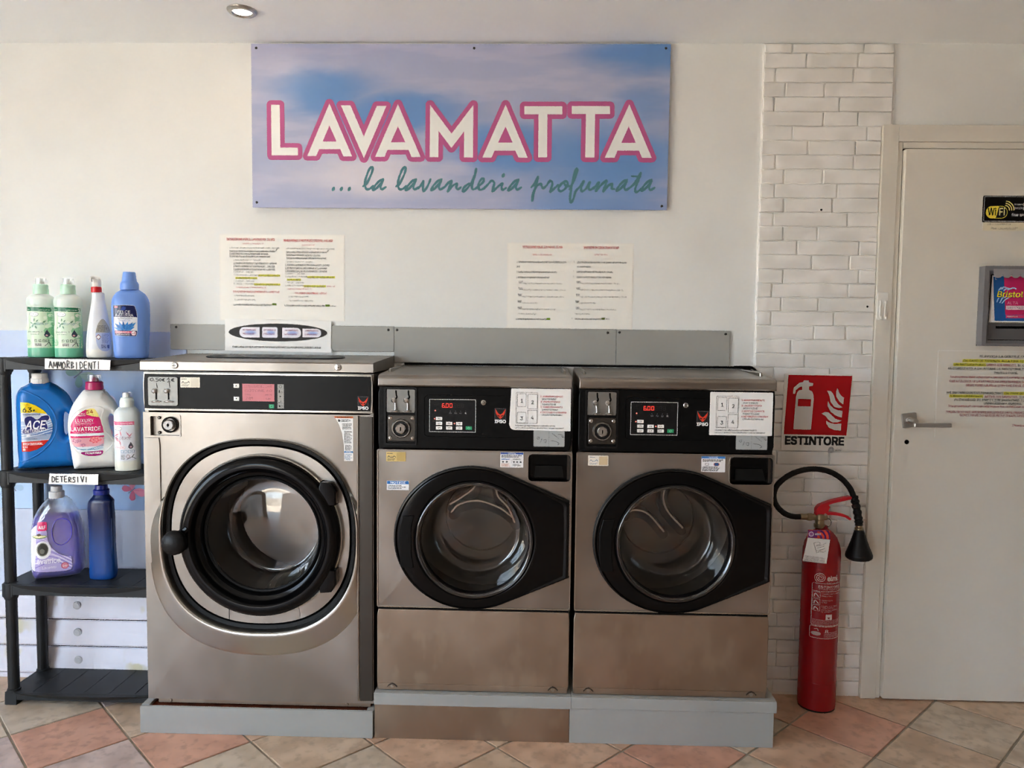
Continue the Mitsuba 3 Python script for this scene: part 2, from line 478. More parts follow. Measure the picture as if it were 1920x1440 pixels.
# brick pilaster, painted white: every brick its own piece
PX0, PX1 = 0.852, 1.345
pil = struct('brick_pilaster', bx(PX0, PX1, -0.004, -0.0005, 0, ZC - 0.002), 'mortar_paint', 'white painted brick pilaster between the plain wall and the door')
ROW = (2.472 - 0.01) / 46
TOPX = lambda px, z: px
J = {0: (.958, 1.222), 1: (1.012, 1.203), 2: (.898, 1.187), 3: (.936, 1.081), 4: (.897, 1.139), 5: (1.082, 1.210), 6: (.969, 1.247), 7: (1.029, 1.205), 8: (.907, 1.201), 9: (.942, 1.087),
     10: (.908, 1.143), 11: (.946, 1.127), 12: (.907, 1.185), 13: (.946, 1.075), 14: (1.000, 1.233), 15: (1.057, 1.200), 16: (.950, 1.236), 17: (.910, 1.198), 18: (.947, 1.087), 19: (.911, 1.148),
     20: (1.075, 1.195), 21: (.990, 1.260), 22: (1.043, 1.219), 23: (.928, 1.14), 24: (1.02, 1.17), 25: (.93, 1.11), 26: (1.0, 1.2), 27: (.92, 1.253), 28: (1.05, 1.19), 29: (.95, 1.15), 30: (1.093, 1.265),
     31: (1.056, 1.2), 32: (1.086, 1.22), 33: (1.160, 1.24), 34: (.978, 1.19), 35: (1.151, 1.22), 36: (1.004, 1.2), 37: (.93, 1.246), 38: (.953, 1.2), 39: (1.0, 1.17), 40: (.953, 1.13), 41: (.97, 1.25),
     42: (1.04, 1.18), 43: (.972, 1.2), 44: (.972, 1.236), 45: (1.03, 1.16), 46: (.96, 1.21)}
brng = np.random.default_rng(5)
for r in range(47):
    z1 = 2.508 if r == 0 else 2.472 - (r - 1) * ROW
    z0 = 2.472 - r * ROW if r < 46 else 0.012
    xr = 1.338 if z0 > 2.2 else 1.302
    e = [PX0 + 0.002] + [x for x in J[r] if x < xr - 0.02] + [xr]
    for a, b in zip(e[:-1], e[1:]):
        o = brng.uniform(-0.0012, 0.0012, 8)
        g = 0.0028
        t = 0.0135 + o[0]
        P0 = np.array([(a + g + o[1], z0 + g * .6 + o[2] * .6), (b - g + o[3], z0 + g * .6 + o[4] * .6), (b - g + o[5], z1 - g * .6 + o[6] * .6), (a + g + o[7], z1 - g * .6 + o[2] * .6)])
        c = P0.mean(0)
        w = np.array([b - a, z1 - z0])
        k = 1 - 0.005 / w
        sub = lambda P: np.vstack([P[i] + (P[(i + 1) % 4] - P[i]) * s for i in range(4) for s in (0, 0.25, 0.5, 0.75)])
        rings = [ring3(sub(P0), -0.004), ring3(sub(P0), -t + 0.0025), ring3(c + (sub(P0) - c) * k, -t)]
        rings[1][:, [0, 2]] += brng.uniform(-0.0008, 0.0008, (16, 2)); rings[2][:, 1] += brng.uniform(-0.0012, 0.0012, 16)
        obj('brick', loft(rings, False, True), 'brick_paint', pil, smooth=50)
holes = Art(); holes.oval(1.085, 1.893, .004, .004, '#101010'); holes.oval(1.272, 1.53, .004, .004, '#101010')
holes.put('screw_hole', pil, lambda u, v, o: np.stack([u, np.full(u.shape, -0.0155) - o, v], 1))

# mural panel and white boards low on the left of the wall
def mural(p, n, uv):
    c = mix(lin('#bcd6f5'), lin('#9fbeea'), sstep(-2.0, -1.7, p.x + 0.25 * (fbm(p.x * 4, p.z * 4, 0, 3) - 0.5)))
    c = mix(c, lin('#bcc8e6'), sstep(1.18, 1.36, p.z + 0.1 * (fbm(p.x * 3, p.z * 3, 2, 3) - .5)))
    return mix(c, lin('#c5d6ee'), 0.55 * sstep(0.5, 0.8, fbm(p.x * 5, p.z * 5, 7, 3)))


mat('mural_sky', mikit.proc(mural), 0.45, 0.35)
mat('mural_pale', mikit.proc(lambda p, n, uv: mix(lin('#d3daea'), lin('#c3cbdf'), fbm(p.x * 4, p.z * 4, 3, 3))), 0.45, 0.35)


def board_rgb(p, n, uv):
    s = sstep(0.56, 0.66, fbm(p.x * 11, p.z * 9, 4, 4)) * (sstep(-1.64, -1.58, p.x) + sstep(0.10, 0.0, dr.abs(p.x + 2.07)) + 0.6 * sstep(0.07, 0.0, dr.abs(p.x + 1.9)))
    c = mix(lin('#eceaf2'), lin('#dcdbe4'), fbm(p.x * 6, p.z * 8, 1, 3))
    return mix(c, lin('#c9bf93'), dr.clip(s, 0, 1) * 0.8)


mat('white_board', mikit.proc(board_rgb), 0.5, 0.3)
MX0, MX1 = -3.28, -1.36
mu = struct('wall_panel', bx(MX0, MX1, -0.006, -0.0005, 0.693, 1.404), 'mural_sky', 'printed pale blue wall panel behind the plastic shelf unit')
struct('wall_panel_pale', bx(MX0, MX1, -0.005, -0.0005, 0.356, 0.691), 'mural_pale', 'plain lavender wall strip behind the third shelf')
mat('cap_plastic', '#c9c9cc', .4, .4)
bf = Art()


def butterfly(x, y, s, a, c1, c2):
    for sg in (-1, 1):
        for q, cc in (([(0, 0), (.25, .55), (.75, .8), (.98, .55), (.8, .15), (.3, -.02)], c1), ([(0, 0), (.35, -.05), (.7, -.3), (.62, -.62), (.3, -.6), (.08, -.25)], c2)):
            P = catmull(np.array(q + [q[0]]), 5) * s * [sg, 1]
            R = np.array([[math.cos(a), -math.sin(a)], [math.sin(a), math.cos(a)]])
            bf.poly(P @ R.T + [x, y], cc, 1)
            for f in (.45, .75):
                bf.stroke(np.array([(0, 0), np.array(q[2]) * f * s * [sg, 1] / s]) * s @ R.T + [x, y], s * .04, c2, 2, 1)
    bf.stroke(np.array([(0, .25), (0, -.4)]) * s @ np.array([[math.cos(a), -math.sin(a)], [math.sin(a), math.cos(a)]]).T + [x, y], s * .08, '#7f8aa6', 3, 1)


butterfly(-1.79, 1.235, .062, -.9, '#b7d6d4', '#93bfc0')
butterfly(-1.70, 1.06, .085, .5, '#d9cfe8', '#c3b3dc')
butterfly(-1.735, .975, .07, -.2, '#f0b9cc', '#d989ad')
butterfly(-1.585, .775, .05, -.9, '#e08fae', '#cf6f95')
butterfly(-2.07, .78, .05, .6, '#b9d3ea', '#a9c6e2')
bf.put('butterfly_print', mu, flat(0, 0, -0.0062))
cl = struct('wall_boards', bx(MX0, MX1, -0.005, -0.0005, 0.0, 0.3555), 'dark_gap', 'white horizontal boards with round screw caps low on the wall behind the shelf unit')  # near-black backing stands in for the shadow lines between the boards
for i, (z0, z1) in enumerate(((.250, .355), (.140, .2415), (.026, .1315))):
    pr = [(-0.005, z0), (-0.024, z0 + .002), (-0.028, z0 + .009), (-0.026, z0 + .03), (-0.011, z1 - .004), (-0.005, z1)]
    m = trimesh.Trimesh([(x, y, z) for x in (MX0, MX1) for y, z in pr], process=False)
    k = len(pr)
    F = [(j, (j + 1) % k, (j + 1) % k + k) for j in range(k)] + [(j, (j + 1) % k + k, j + k) for j in range(k)]
    F += [(0, j + 1, j) for j in range(1, k - 1)] + [(k, k + j, k + j + 1) for j in range(1, k - 1)]
    m.faces = [f[::-1] for f in F]
    bd = obj('board', m, 'white_board', cl, smooth=20)
    zc = z0 + .056
    yb = -0.0215
    cp = obj('screw_cap', cat(lathe([(.0165, 0), (.0165, .0025), (.0145, .0045), (.0125, .003), (.0115, .003), (.0105, .0055), (.0001, .006)], 'y', (-1.813, yb + .001, zc), 28),
                              *[disc(.0018, (-1.813 + s * .004, yb - .004, zc), .0012, n=10) for s in (-1, 1)]), 'cap_plastic', bd)
obj('foot_strip', bx(MX0, MX1, -0.016, -0.0005, 0.0005, 0.02, .004), 'white_board', cl)

# ceiling spotlights (the first is in the picture, the others further into the room)
def spotlight(x, y, label):
    t = thing('ceiling_spotlight', label, 'ceiling light', 'sunken ceiling spotlights')
    obj('trim_ring', lathe([(.030, -.002), (.031, .004), (.036, .010), (.045, .009), (.050, .004), (.051, -.0005)], (0, 0, -1), (x, y, ZC), 44), 'bright_steel', t)
    obj('lamp', disc(.0305, (x, y, ZC - .0005), .0045, (0, 0, -1), 36), 'white_plastic', t, emitter=emits((1, .83, .62), LAMP, 0.25))


spotlight(-1.015, -.29, 'round steel-rimmed spotlight, lit, sunk into the ceiling')
for i, (x, y) in enumerate(((-.12, -1.75), (.62, -1.75), (1.7, -1.75))):
    spotlight(x, y, ('left', 'middle', 'right')[i] + ' lit round spotlight sunk into the ceiling over the customers')

# ================================================================== WASHING MACHINES
YM = -0.385      # the plane of the machines' fronts


def N_step(a, b, x):
    t = np.clip((x - a) / (b - a), 0, 1)
    return t * t * (3 - 2 * t)


def logo(A, x0, z0, x1, z1, zt):
    """A red fox mask in a thin-lined square above four white capitals."""
    w, h = x1 - x0, z1 - z0
    A.rect(x0, z0, x1, z1, '#151515', 1)
    A.frame(x0, z0, x1, z1, .0014, '#55555a', 2)
    L = [(.05, .97), (.10, .60), (.20, .35), (.34, .20), (.5, .03), (.5, .46), (.36, .54), (.20, .72)]
    e = [(.20, .42), (.42, .36), (.44, .26), (.30, .30)]
    for s in (0, 1):
        f = (lambda p: (x0 + w * (1 - p[0] if s else p[0]), z0 + h * p[1]))
        A.poly([f(p) for p in L], '#d8402c', 3); A.poly([f(p) for p in e], '#151515', 4)
    A.text('IPSO', (x0 + x1) / 2, zt, (x1 - x0) * .26, '#f4f4f4', (x1 - x0) * .97, 'c', True, 2, 0, 0, .0004)


def sticker(A, x0, z0, x1, z1, paper, code, ink='#55504a'):
    """Small label with a few lines of print; a blank field stands where a code was."""
    A.rect(x0, z0, x1, z1, paper, 0)
    w, h = x1 - x0, z1 - z0
    A.rect(x0 + w * .54, z0 + h * .08, x1 - w * .04, z1 - h * .08, code, 1)
    A.stroke([(x0 + w * .08, z0 + h * .42), (x0 + w * .14, z0 + h * .58), (x0 + w * .2, z0 + h * .44), (x0 + w * .35, z0 + h * .45), (x0 + w * .42, z0 + h * .58), (x0 + w * .48, z0 + h * .44)], h * .06, ink, 1)
    A.rect(x0 + w * .06, z0 + h * .80, x0 + w * .34, z0 + h * .85, ink, 1)
    A.rect(x0 + w * .06, z0 + h * .24, x0 + w * .46, z0 + h * .28, ink, 1)
    A.rect(x0 + w * .06, z0 + h * .12, x0 + w * .40, z0 + h * .16, ink, 1)


def tiny_lines(A, x0, x1, z1, z0, n, col, r, lay=1, fill=.6):
    """Print too small to read: rows of short word-long dashes."""
    p = (z1 - z0) / n
    for i in range(n):
        x = x0
        end = x1 - r.uniform(0, .3) * (x1 - x0)
        while x < end - .002:
            w = min(r.uniform(.002, .009), end - x)
            A.rect(x, z1 - (i + .5 + fill / 2) * p, x + w, z1 - (i + .5 - fill / 2) * p, col, lay)
            x += w + .0012


def shell(parent, x0, x1, y0, y1, z0, z1, t, m='dark_steel', name='cabinet'):
    """A cabinet open to the front."""
    return obj(name, cat(bx(x0, x0 + t, y0, y1, z0, z1), bx(x1 - t, x1, y0, y1, z0, z1), bx(x0 + t, x1 - t, y1 - t, y1, z0, z1),
                         bx(x0 + t, x1 - t, y0, y1 - t, z0, z0 + t), bx(x0 + t, x1 - t, y0, y1 - t, z1 - t, z1)), m, parent)


def wheel(P, t, n=6):
    return LineString(catmull(P, n)).buffer(t / 2, quad_segs=4)


# ------------------------------------------------------------------ the large machine
m1 = thing('washing_machine', 'large stainless steel washing machine with a pink display and a round knob on its door', 'washing machine')
X0, X1 = -1.340, -0.541
shell(m1, X0 + .002, X1 - .002, YM + .012, -.004, .112, 1.268, .012, 'steel')
top = trimesh.Trimesh([(x, y, z) for x in (X0 - .003, X1 + .001) for y, z in ((YM - .008, 1.274), (YM - .008, 1.302), (YM - .004, 1.307), (-.004, 1.322), (-.004, 1.274))], process=False)
top = top.convex_hull
lid = obj('lid', top, 'steel', m1, smooth=False)
sl = lambda y: 1.307 + (y - YM + .004) * (.015 / .381)
hs = outline(rr(-1.198, -.690, -.255, -.115, .068), 72)
hop = [np.stack([hs[:, 0], hs[:, 1], sl(hs[:, 1]) + d], 1) for d in (-.001, .003, .0045)]
hop[2][:, :2] = hs.mean(0) + (hs - hs.mean(0)) * .985
obj('hopper_cover', loft(hop, False, True), 'black_panel', lid, label='black oval soap hopper cover')
for x in (-1.222, -.660):
    lk = obj('lid_lock', lathe([(.0115, 0), (.0115, .003), (.0095, .0055), (.0001, .006)], 'y', (x, YM - .008, 1.2905), 28, False), 'chrome', lid)
    obj('slot', bx(x - .006, x + .006, YM - .0155, YM - .0135, 1.2893, 1.2917), 'dark_gap', lk)
cp = obj('control_panel', cat(bplate(rr(X0 + .003, X1 - .001, 1.133, 1.267, .002), YM + .012, .014, .002, 40)), 'bright_steel', m1)
obj('fascia', bplate(rr(-1.333, -.548, 1.141, 1.260, .003), YM - .001, .0025, .001, 60), 'black_panel', cp, label='black control fascia')
pl = obj('coin_plate', bplate(rr(-1.317, -1.213, 1.151, 1.251, .005), YM - .003, .005, .0012, 48), 'plate_metal', cp)
for x in (-1.294, -1.251):
    obj('coin_lever', cat(disc(.0085, (x, YM - .008, 1.2025), .010, b=.004), bx(x + .004, x + .0095, YM - .0088, YM - .008, 1.169, 1.195), bx(x + .005, x + .0085, YM - .013, YM - .008, 1.166, 1.170, .001),
                          tube([(x - .008, YM - .011, 1.1655), (x + .004, YM - .016, 1.167), (x + .020, YM - .012, 1.1655)], .0026, 10)), 'chrome', cp, smooth=40)
    obj('coin_slot', bx(x + .0035, x + .009, YM - .0092, YM - .0085, 1.172, 1.196), 'dark_gap', cp)
A = Art()
ink = '#0c0c10'
for P in ([(-1.3075, 1.243), (-1.3015, 1.246), (-1.297, 1.242), (-1.301, 1.2365), (-1.3075, 1.238), (-1.3075, 1.243)], [(-1.2945, 1.238), (-1.294, 1.235)], [(-1.279, 1.246), (-1.287, 1.246), (-1.287, 1.242), (-1.281, 1.241), (-1.281, 1.236), (-1.288, 1.235)],
          [(-1.273, 1.245), (-1.277, 1.241), (-1.273, 1.236), (-1.269, 1.240), (-1.273, 1.245)], [(-1.259, 1.245), (-1.265, 1.242), (-1.264, 1.237), (-1.258, 1.236)], [(-1.266, 1.2415), (-1.260, 1.2415)], [(-1.266, 1.239), (-1.261, 1.239)],
          [(-1.249, 1.241), (-1.243, 1.247), (-1.243, 1.234)], [(-1.248, 1.233), (-1.238, 1.234)], [(-1.226, 1.246), (-1.232, 1.243), (-1.232, 1.237), (-1.225, 1.235)], [(-1.235, 1.242), (-1.226, 1.2425)], [(-1.235, 1.239), (-1.227, 1.239)],
          [(-1.287, 1.229), (-1.284, 1.214)], [(-1.242, 1.231), (-1.240, 1.215)]):
    A.stroke(P, .0022, ink, 1)
A.put('handwriting', cp, flat(0, 0, YM - .0082))
A = Art()
sticker(A, -1.206, 1.215, -1.138, 1.250, '#eee8d6', '#d9d2c0')
A.put('sticker', cp, flat(0, 0, YM - .0036))
A = Art()
A.rect(-.991, 1.171, -.881, 1.230, '#cf8288', 1)
A.frame(-.992, 1.170, -.880, 1.231, .001, '#7d4a50', 2)
A.text('6 SCEGLI IL CICLO', -.984, 1.2205, .0048, '#93535c', None, 'l', False, 2); A.text('16:02', -.889, 1.2205, .0048, '#93535c', None, 'r', False, 2)
A.text('COTONE 60', -.983, 1.203, .0085, '#a9636b', .094, 'l', False, 2)
A.rect(-.986, 1.2175, -.886, 1.2183, '#a9636b', 2)
A.text('TEMPO', -.983, 1.191, .0045, '#93535c'); A.text('PREZZO', -.912, 1.191, .0045, '#93535c')
A.text('7.00', -.979, 1.176, .0085, '#8a4a54'); A.text('0.00', -.911, 1.176, .0060, '#93535c')
A.put('screen', cp, flat(0, 0, YM - .0036), label='pink display')
for z in (1.223, 1.1785):
    A = Art()
    A.rect(-1.0215, z - .007, -1.0025, z + .007, '#f4f3ee', 1)
    s = 1 if z > 1.2 else -1
    A.poly([(-1.0155, z - s * .0025), (-1.0085, z - s * .0025), (-1.012, z + s * .003)], '#151515', 2)
    A.put('arrow_button', cp, flat(0, 0, YM - .0036))
A = Art()
A.rect(-.900, 1.147, -.882, 1.161, '#2f9a6d', 1); A.frame(-.8955, 1.149, -.8865, 1.159, .0012, '#8fd0b0', 2, .004)
A.put('start_button', cp, flat(0, 0, YM - .0036), label='green start button')
A = Art()
A.rect(-.870, 1.147, -.848, 1.230, '#a3a29d', 1)
for i in range(5):
    z = 1.2217 - i * .0166
    A.rect(-.870, z - .0086, -.848, z - .0081, '#6b6b68', 2)
A.oval(-.859, 1.222, .006, .005, '#6c6c69', 2); A.oval(-.859, 1.222, .004, .003, '#a3a29d', 3)
A.rect(-.8655, 1.200, -.862, 1.210, '#1c1c1c', 2); A.frame(-.860, 1.200, -.852, 1.2055, .0009, '#4c4c4a', 2)
A.poly([(-.8625, 1.1845), (-.8565, 1.188), (-.8625, 1.192)], '#3a3a38', 2)
A.stroke([(-.867, 1.168), (-.859, 1.169), (-.858, 1.177)], .0012, '#1e1e1e', 2, 1); A.text('EXTRA', -.8675, 1.1655, .0035, '#1e1e1e', .016)
A.rect(-.8655, 1.152, -.8605, 1.158, '#1c1c1c', 2); A.frame(-.859, 1.152, -.852, 1.158, .0009, '#4c4c4a', 2)
A.put('icon_strip', cp, flat(0, 0, YM - .0036))
A = Art()
logo(A, -.594, 1.157, -.5575, 1.192, 1.1475)
A.put('emblem', cp, flat(0, 0, YM - .0036), label='red fox emblem')

DX, DZ = -.930, .7055
hole = Polygon(sell(-.9375, .702, .335, .335, 2.42, 120))
FP = sbox(X0, .113, X1, 1.128).difference(hole).difference(rr(-1.317, -1.209, 1.044, 1.118, .004))
obj('front_panel', plate(FP, YM + .012, .012), 'steel', m1)
# raised rim around the door opening
rim = []
base = sell(-.9375, .702, .334, .335, 2.42, 144)
up = np.clip((base[:, 1] - .702) / .335, -1, 1)
wide = .006 + .050 * (1 - N_step(-.05, .55, up)) + .034 * N_step(.1, 1, -up)
for f, y in ((1.0, YM + .0005), (.88, YM - .004), (.30, YM - .015), (.16, YM - .0175), (.06, YM - .0175), (0, YM - .013), (-.06, YM + .035)):
    c = np.array([-.9375, .702]); u = base - c; u /= np.linalg.norm(u, axis=1, keepdims=True)
    P = base + u * (wide * f + (.004 if 0 < f < .2 else 0))[:, None]
    P[:, 0] = np.clip(P[:, 0], X0 + .004, X1 - .052)
    rim.append(ring3(P, y))
obj('door_rim', loft(rim, False, False), 'bright_steel', m1, smooth=60)
obj('gasket', loft([ring3(sell(-.9375, .702, a, a, 2.42, 120), y) for a, y in ((.332, YM + .036), (.332, YM + .006), (.319, YM + .008), (.316, YM + .03), (.303, YM + .05))], False, False), 'rubber', m1, smooth=50, label='black rubber channel around the door')
sur = Polygon(sell(-.9375, .702, .312, .312, 2.4, 120)).difference(Point(DX, DZ).buffer(.225, quad_segs=24))
cutl = LineString([(-1.03, .55), (-1.046, .456), (-1.050, .44), (-1.050, .35)]).buffer(.0012)
cutr = LineString([(-.83, .55), (-.806, .46), (-.801, .43), (-.801, .35)]).buffer(.0006)
pieces = sorted(sur.difference(cutl).difference(cutr).geoms, key=lambda g: -g.area)
for g in pieces:
    obj('door_surround', plate(g, YM + .02, .014), 'steel', m1)
door = obj('door_ring', lathe([(.236, -.012), (.274, -.010), (.279, .012), (.276, .030), (.266, .042), (.252, .046), (.240, .044), (.232, .036), (.228, .022), (.222, .015), (.212, .010), (.206, -.004), (.203, -.03)], 'y', (DX, YM, DZ), 96), 'black_gloss', m1, smooth=35, label='black door ring')
obj('trim_ring', lathe([(.279, -.006), (.283, .002), (.283, .010), (.279, .013)], 'y', (DX, YM, DZ), 96), 'bright_steel', door)
obj('inner_ring', lathe([(.204, -.03), (.2045, -.004), (.2000, .0), (.196, -.003), (.194, -.012)], 'y', (DX, YM, DZ), 80), 'rubber', door)
obj('glass_bowl', lathe([(.1955, -.008), (.193, -.02), (.186, -.06), (.176, -.11), (.170, -.125), (.160, -.132), (.12, -.126), (.06, -.120), (.0005, -.118)], 'y', (DX, YM, DZ), 80), 'glass', door, smooth=50, label='glass bowl of the door')
obj('glass_rim', lathe([(.1955, -.010), (.1965, -.004), (.193, -.001), (.190, -.006)], 'y', (DX, YM, DZ), 80), 'glass', door, smooth=50)
kn = obj('knob', lathe([(.014, 0), (.014, .020), (.030, .024), (.038, .034), (.042, .046), (.040, .060), (.030, .070), (.016, .075), (.0005, .076)], 'y', (DX - .272, YM - .025, DZ - .012), 36), 'black_matte', door, smooth=50, label='round black door knob')
bk = kn
obj('knob_stem', tube([(DX - .245, YM - .035, DZ + .03), (DX - .262, YM - .04, DZ + .012), (DX - .270, YM - .046, DZ - .01)], .014, 12), 'black_gloss', door)
for zc, s in ((DZ + .165, 1), (DZ - .160, -1)):
    P = Polygon([(DX + .205, zc - .010 * s), (DX + .212, zc + .030 * s), (DX + .250, zc + .026 * s), (DX + .268, zc - .002 * s), (DX + .266, zc - .05 * s), (DX + .238, zc - .052 * s)])
    obj('hinge', bplate(P if s > 0 else Polygon(list(P.exterior.coords)[::-1]), YM + .005, .042, .006), 'black_gloss', m1, smooth=35)
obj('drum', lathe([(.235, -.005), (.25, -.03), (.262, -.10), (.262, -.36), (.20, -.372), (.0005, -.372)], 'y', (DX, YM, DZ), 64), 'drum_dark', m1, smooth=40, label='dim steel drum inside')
for i in range(3):
    a = .5 + i * 2 * PI / 3
    obj('lifter', tube([(DX + .255 * math.cos(a), YM + .12, DZ + .255 * math.sin(a)), (DX + .235 * math.cos(a), YM + .16, DZ + .235 * math.sin(a)), (DX + .235 * math.cos(a), YM + .32, DZ + .235 * math.sin(a)), (DX + .255 * math.cos(a), YM + .36, DZ + .255 * math.sin(a))], .03, 10), 'drum_steel', m1)
# lock pocket, side strips, warning label
kb = obj('lock_pocket', cat(plate(rr(-1.318, -1.208, 1.043, 1.119, .004).difference(rr(-1.3135, -1.2125, 1.0475, 1.1145, .003)), YM + .012, .014), bx(-1.3175, -1.2085, YM + .014, YM + .018, 1.0435, 1.1185)), 'steel', m1)
obj('lock', lathe([(.0275, -.016), (.0275, -.004), (.025, -.002), (.0225, -.004), (.0225, -.012)], 'y', (-1.250, YM, 1.084), 36), 'black_matte', kb)
obj('lock_cylinder', lathe([(.0185, -.016), (.0185, .002), (.016, .005), (.0001, .005)], 'y', (-1.251, YM, 1.084), 32), 'chrome', kb)
obj('keyhole', cat(disc(.0042, (-1.251, YM - .005, 1.0845), .0012), bx(-1.2522, -1.2498, YM - .0064, YM - .005, 1.078, 1.090)), 'dark_gap', kb)
for z in (1.056, 1.108):
    obj('bolt', disc(.0055, (-1.289, YM + .013, z), .005, b=.002), 'dark_steel', kb)
obj('side_strip', bplate(rr(X0 + .003, -1.281, .60, 1.040, .003), YM - .0003, .004, .0015, 40), 'steel', m1)
obj('edge_trim', cat(bx(-.5965, -.5905, YM - .010, YM, .125, 1.126, .002)), 'bright_steel', m1)
obj('edge_strip', bplate(sbox(-.588, .125, -.543, 1.122), YM - .0003, .006, .002), 'dark_steel', m1)
A = Art()
lrng = np.random.default_rng(21)
A.poly([(-.6765, 1.1225), (-.611, 1.1225), (-.611, .969), (-.642, .969), (-.6425, 1.02), (-.649, 1.065), (-.662, 1.10)], '#efefec', 0)
A.poly([(-.6765, 1.1225), (-.611, 1.1225), (-.611, 1.1165), (-.673, 1.1165)], '#c6642e', 1)
A.text('! AVVERTENZA', -.671, 1.1176, .0042, '#1a1a1a', .054, 'l', True, 2)
A.oval(-.659, 1.108, .0045, .0045, '#3a3a3a', 1)
tiny_lines(A, -.652, -.613, 1.113, 1.103, 3, '#555555', lrng)
tiny_lines(A, -.648, -.614, 1.099, 1.078, 8, '#4a4a4a', lrng); tiny_lines(A, -.642, -.613, 1.073, 1.030, 14, '#555555', lrng); tiny_lines(A, -.639, -.613, 1.024, 1.005, 6, '#444444', lrng)
A.rect(-.6415, .997, -.6115, 1.003, '#2f6fa9', 1); A.text('AVVISO', -.6265, .9982, .0038, '#ffffff', .02, 'c', True, 2); tiny_lines(A, -.640, -.613, .994, .972, 7, '#6c87a6', lrng)
A.put('warning_label', m1, flat(0, 0, YM - .0004))
# foot rail under the front, rusty, and the grey plinth
obj('foot_rail', cat(bx(X0 + .03, X1 - .01, YM + .012, -.01, .0985, .1115)), 'rust', m1, label='rusty rail under the machine')
obj('foot_plate', cat(bx(X0 + .035, X1 - .012, YM + .004, YM + .0118, .0985, .1115), disc(.006, (-1.262, YM + .004, .106), .004, b=.002), disc(.006, (-.636, YM + .004, .107), .004, b=.002)), 'dull_steel', m1)
p1 = thing('plinth', 'plain grey painted plinth under the large washing machine', 'plinth')
obj('front_board', bx(-1.358, -.5385, -.410, -.398, .0005, .096, .0012), 'grey_metal', p1, smooth=False)
obj('frame', cat(bx(-1.358, -1.33, -.397, -.03, .0005, .098, .001), bx(-.562, -.5385, -.397, -.03, .0005, .096), bx(-1.329, -.563, -.30, -.03, .0005, .096)), 'grey_metal', p1, smooth=False)
obj('rusty_floor', bx(-1.329, -.563, -.397, -.301, .07, .088), 'rust', p1, smooth=False)

# ------------------------------------------------------------------ the two smaller machines
def digit(A, ch, x, z, w, h, col, lay, t=.0022):
    seg = {'a': (x + t, z + h - t, x + w - t, z + h), 'd': (x + t, z, x + w - t, z + t), 'g': (x + t, z + h / 2 - t / 2, x + w - t, z + h / 2 + t / 2), 'f': (x, z + h / 2, x + t, z + h), 'b': (x + w - t, z + h / 2, x + w, z + h),
           'e': (x, z, x + t, z + h / 2), 'c': (x + w - t, z, x + w, z + h / 2)}
    for s in {'6': 'acdefg', '0': 'abcdef', '8': 'abcdefg'}[ch]:
        A.rect(*seg[s], col, lay)


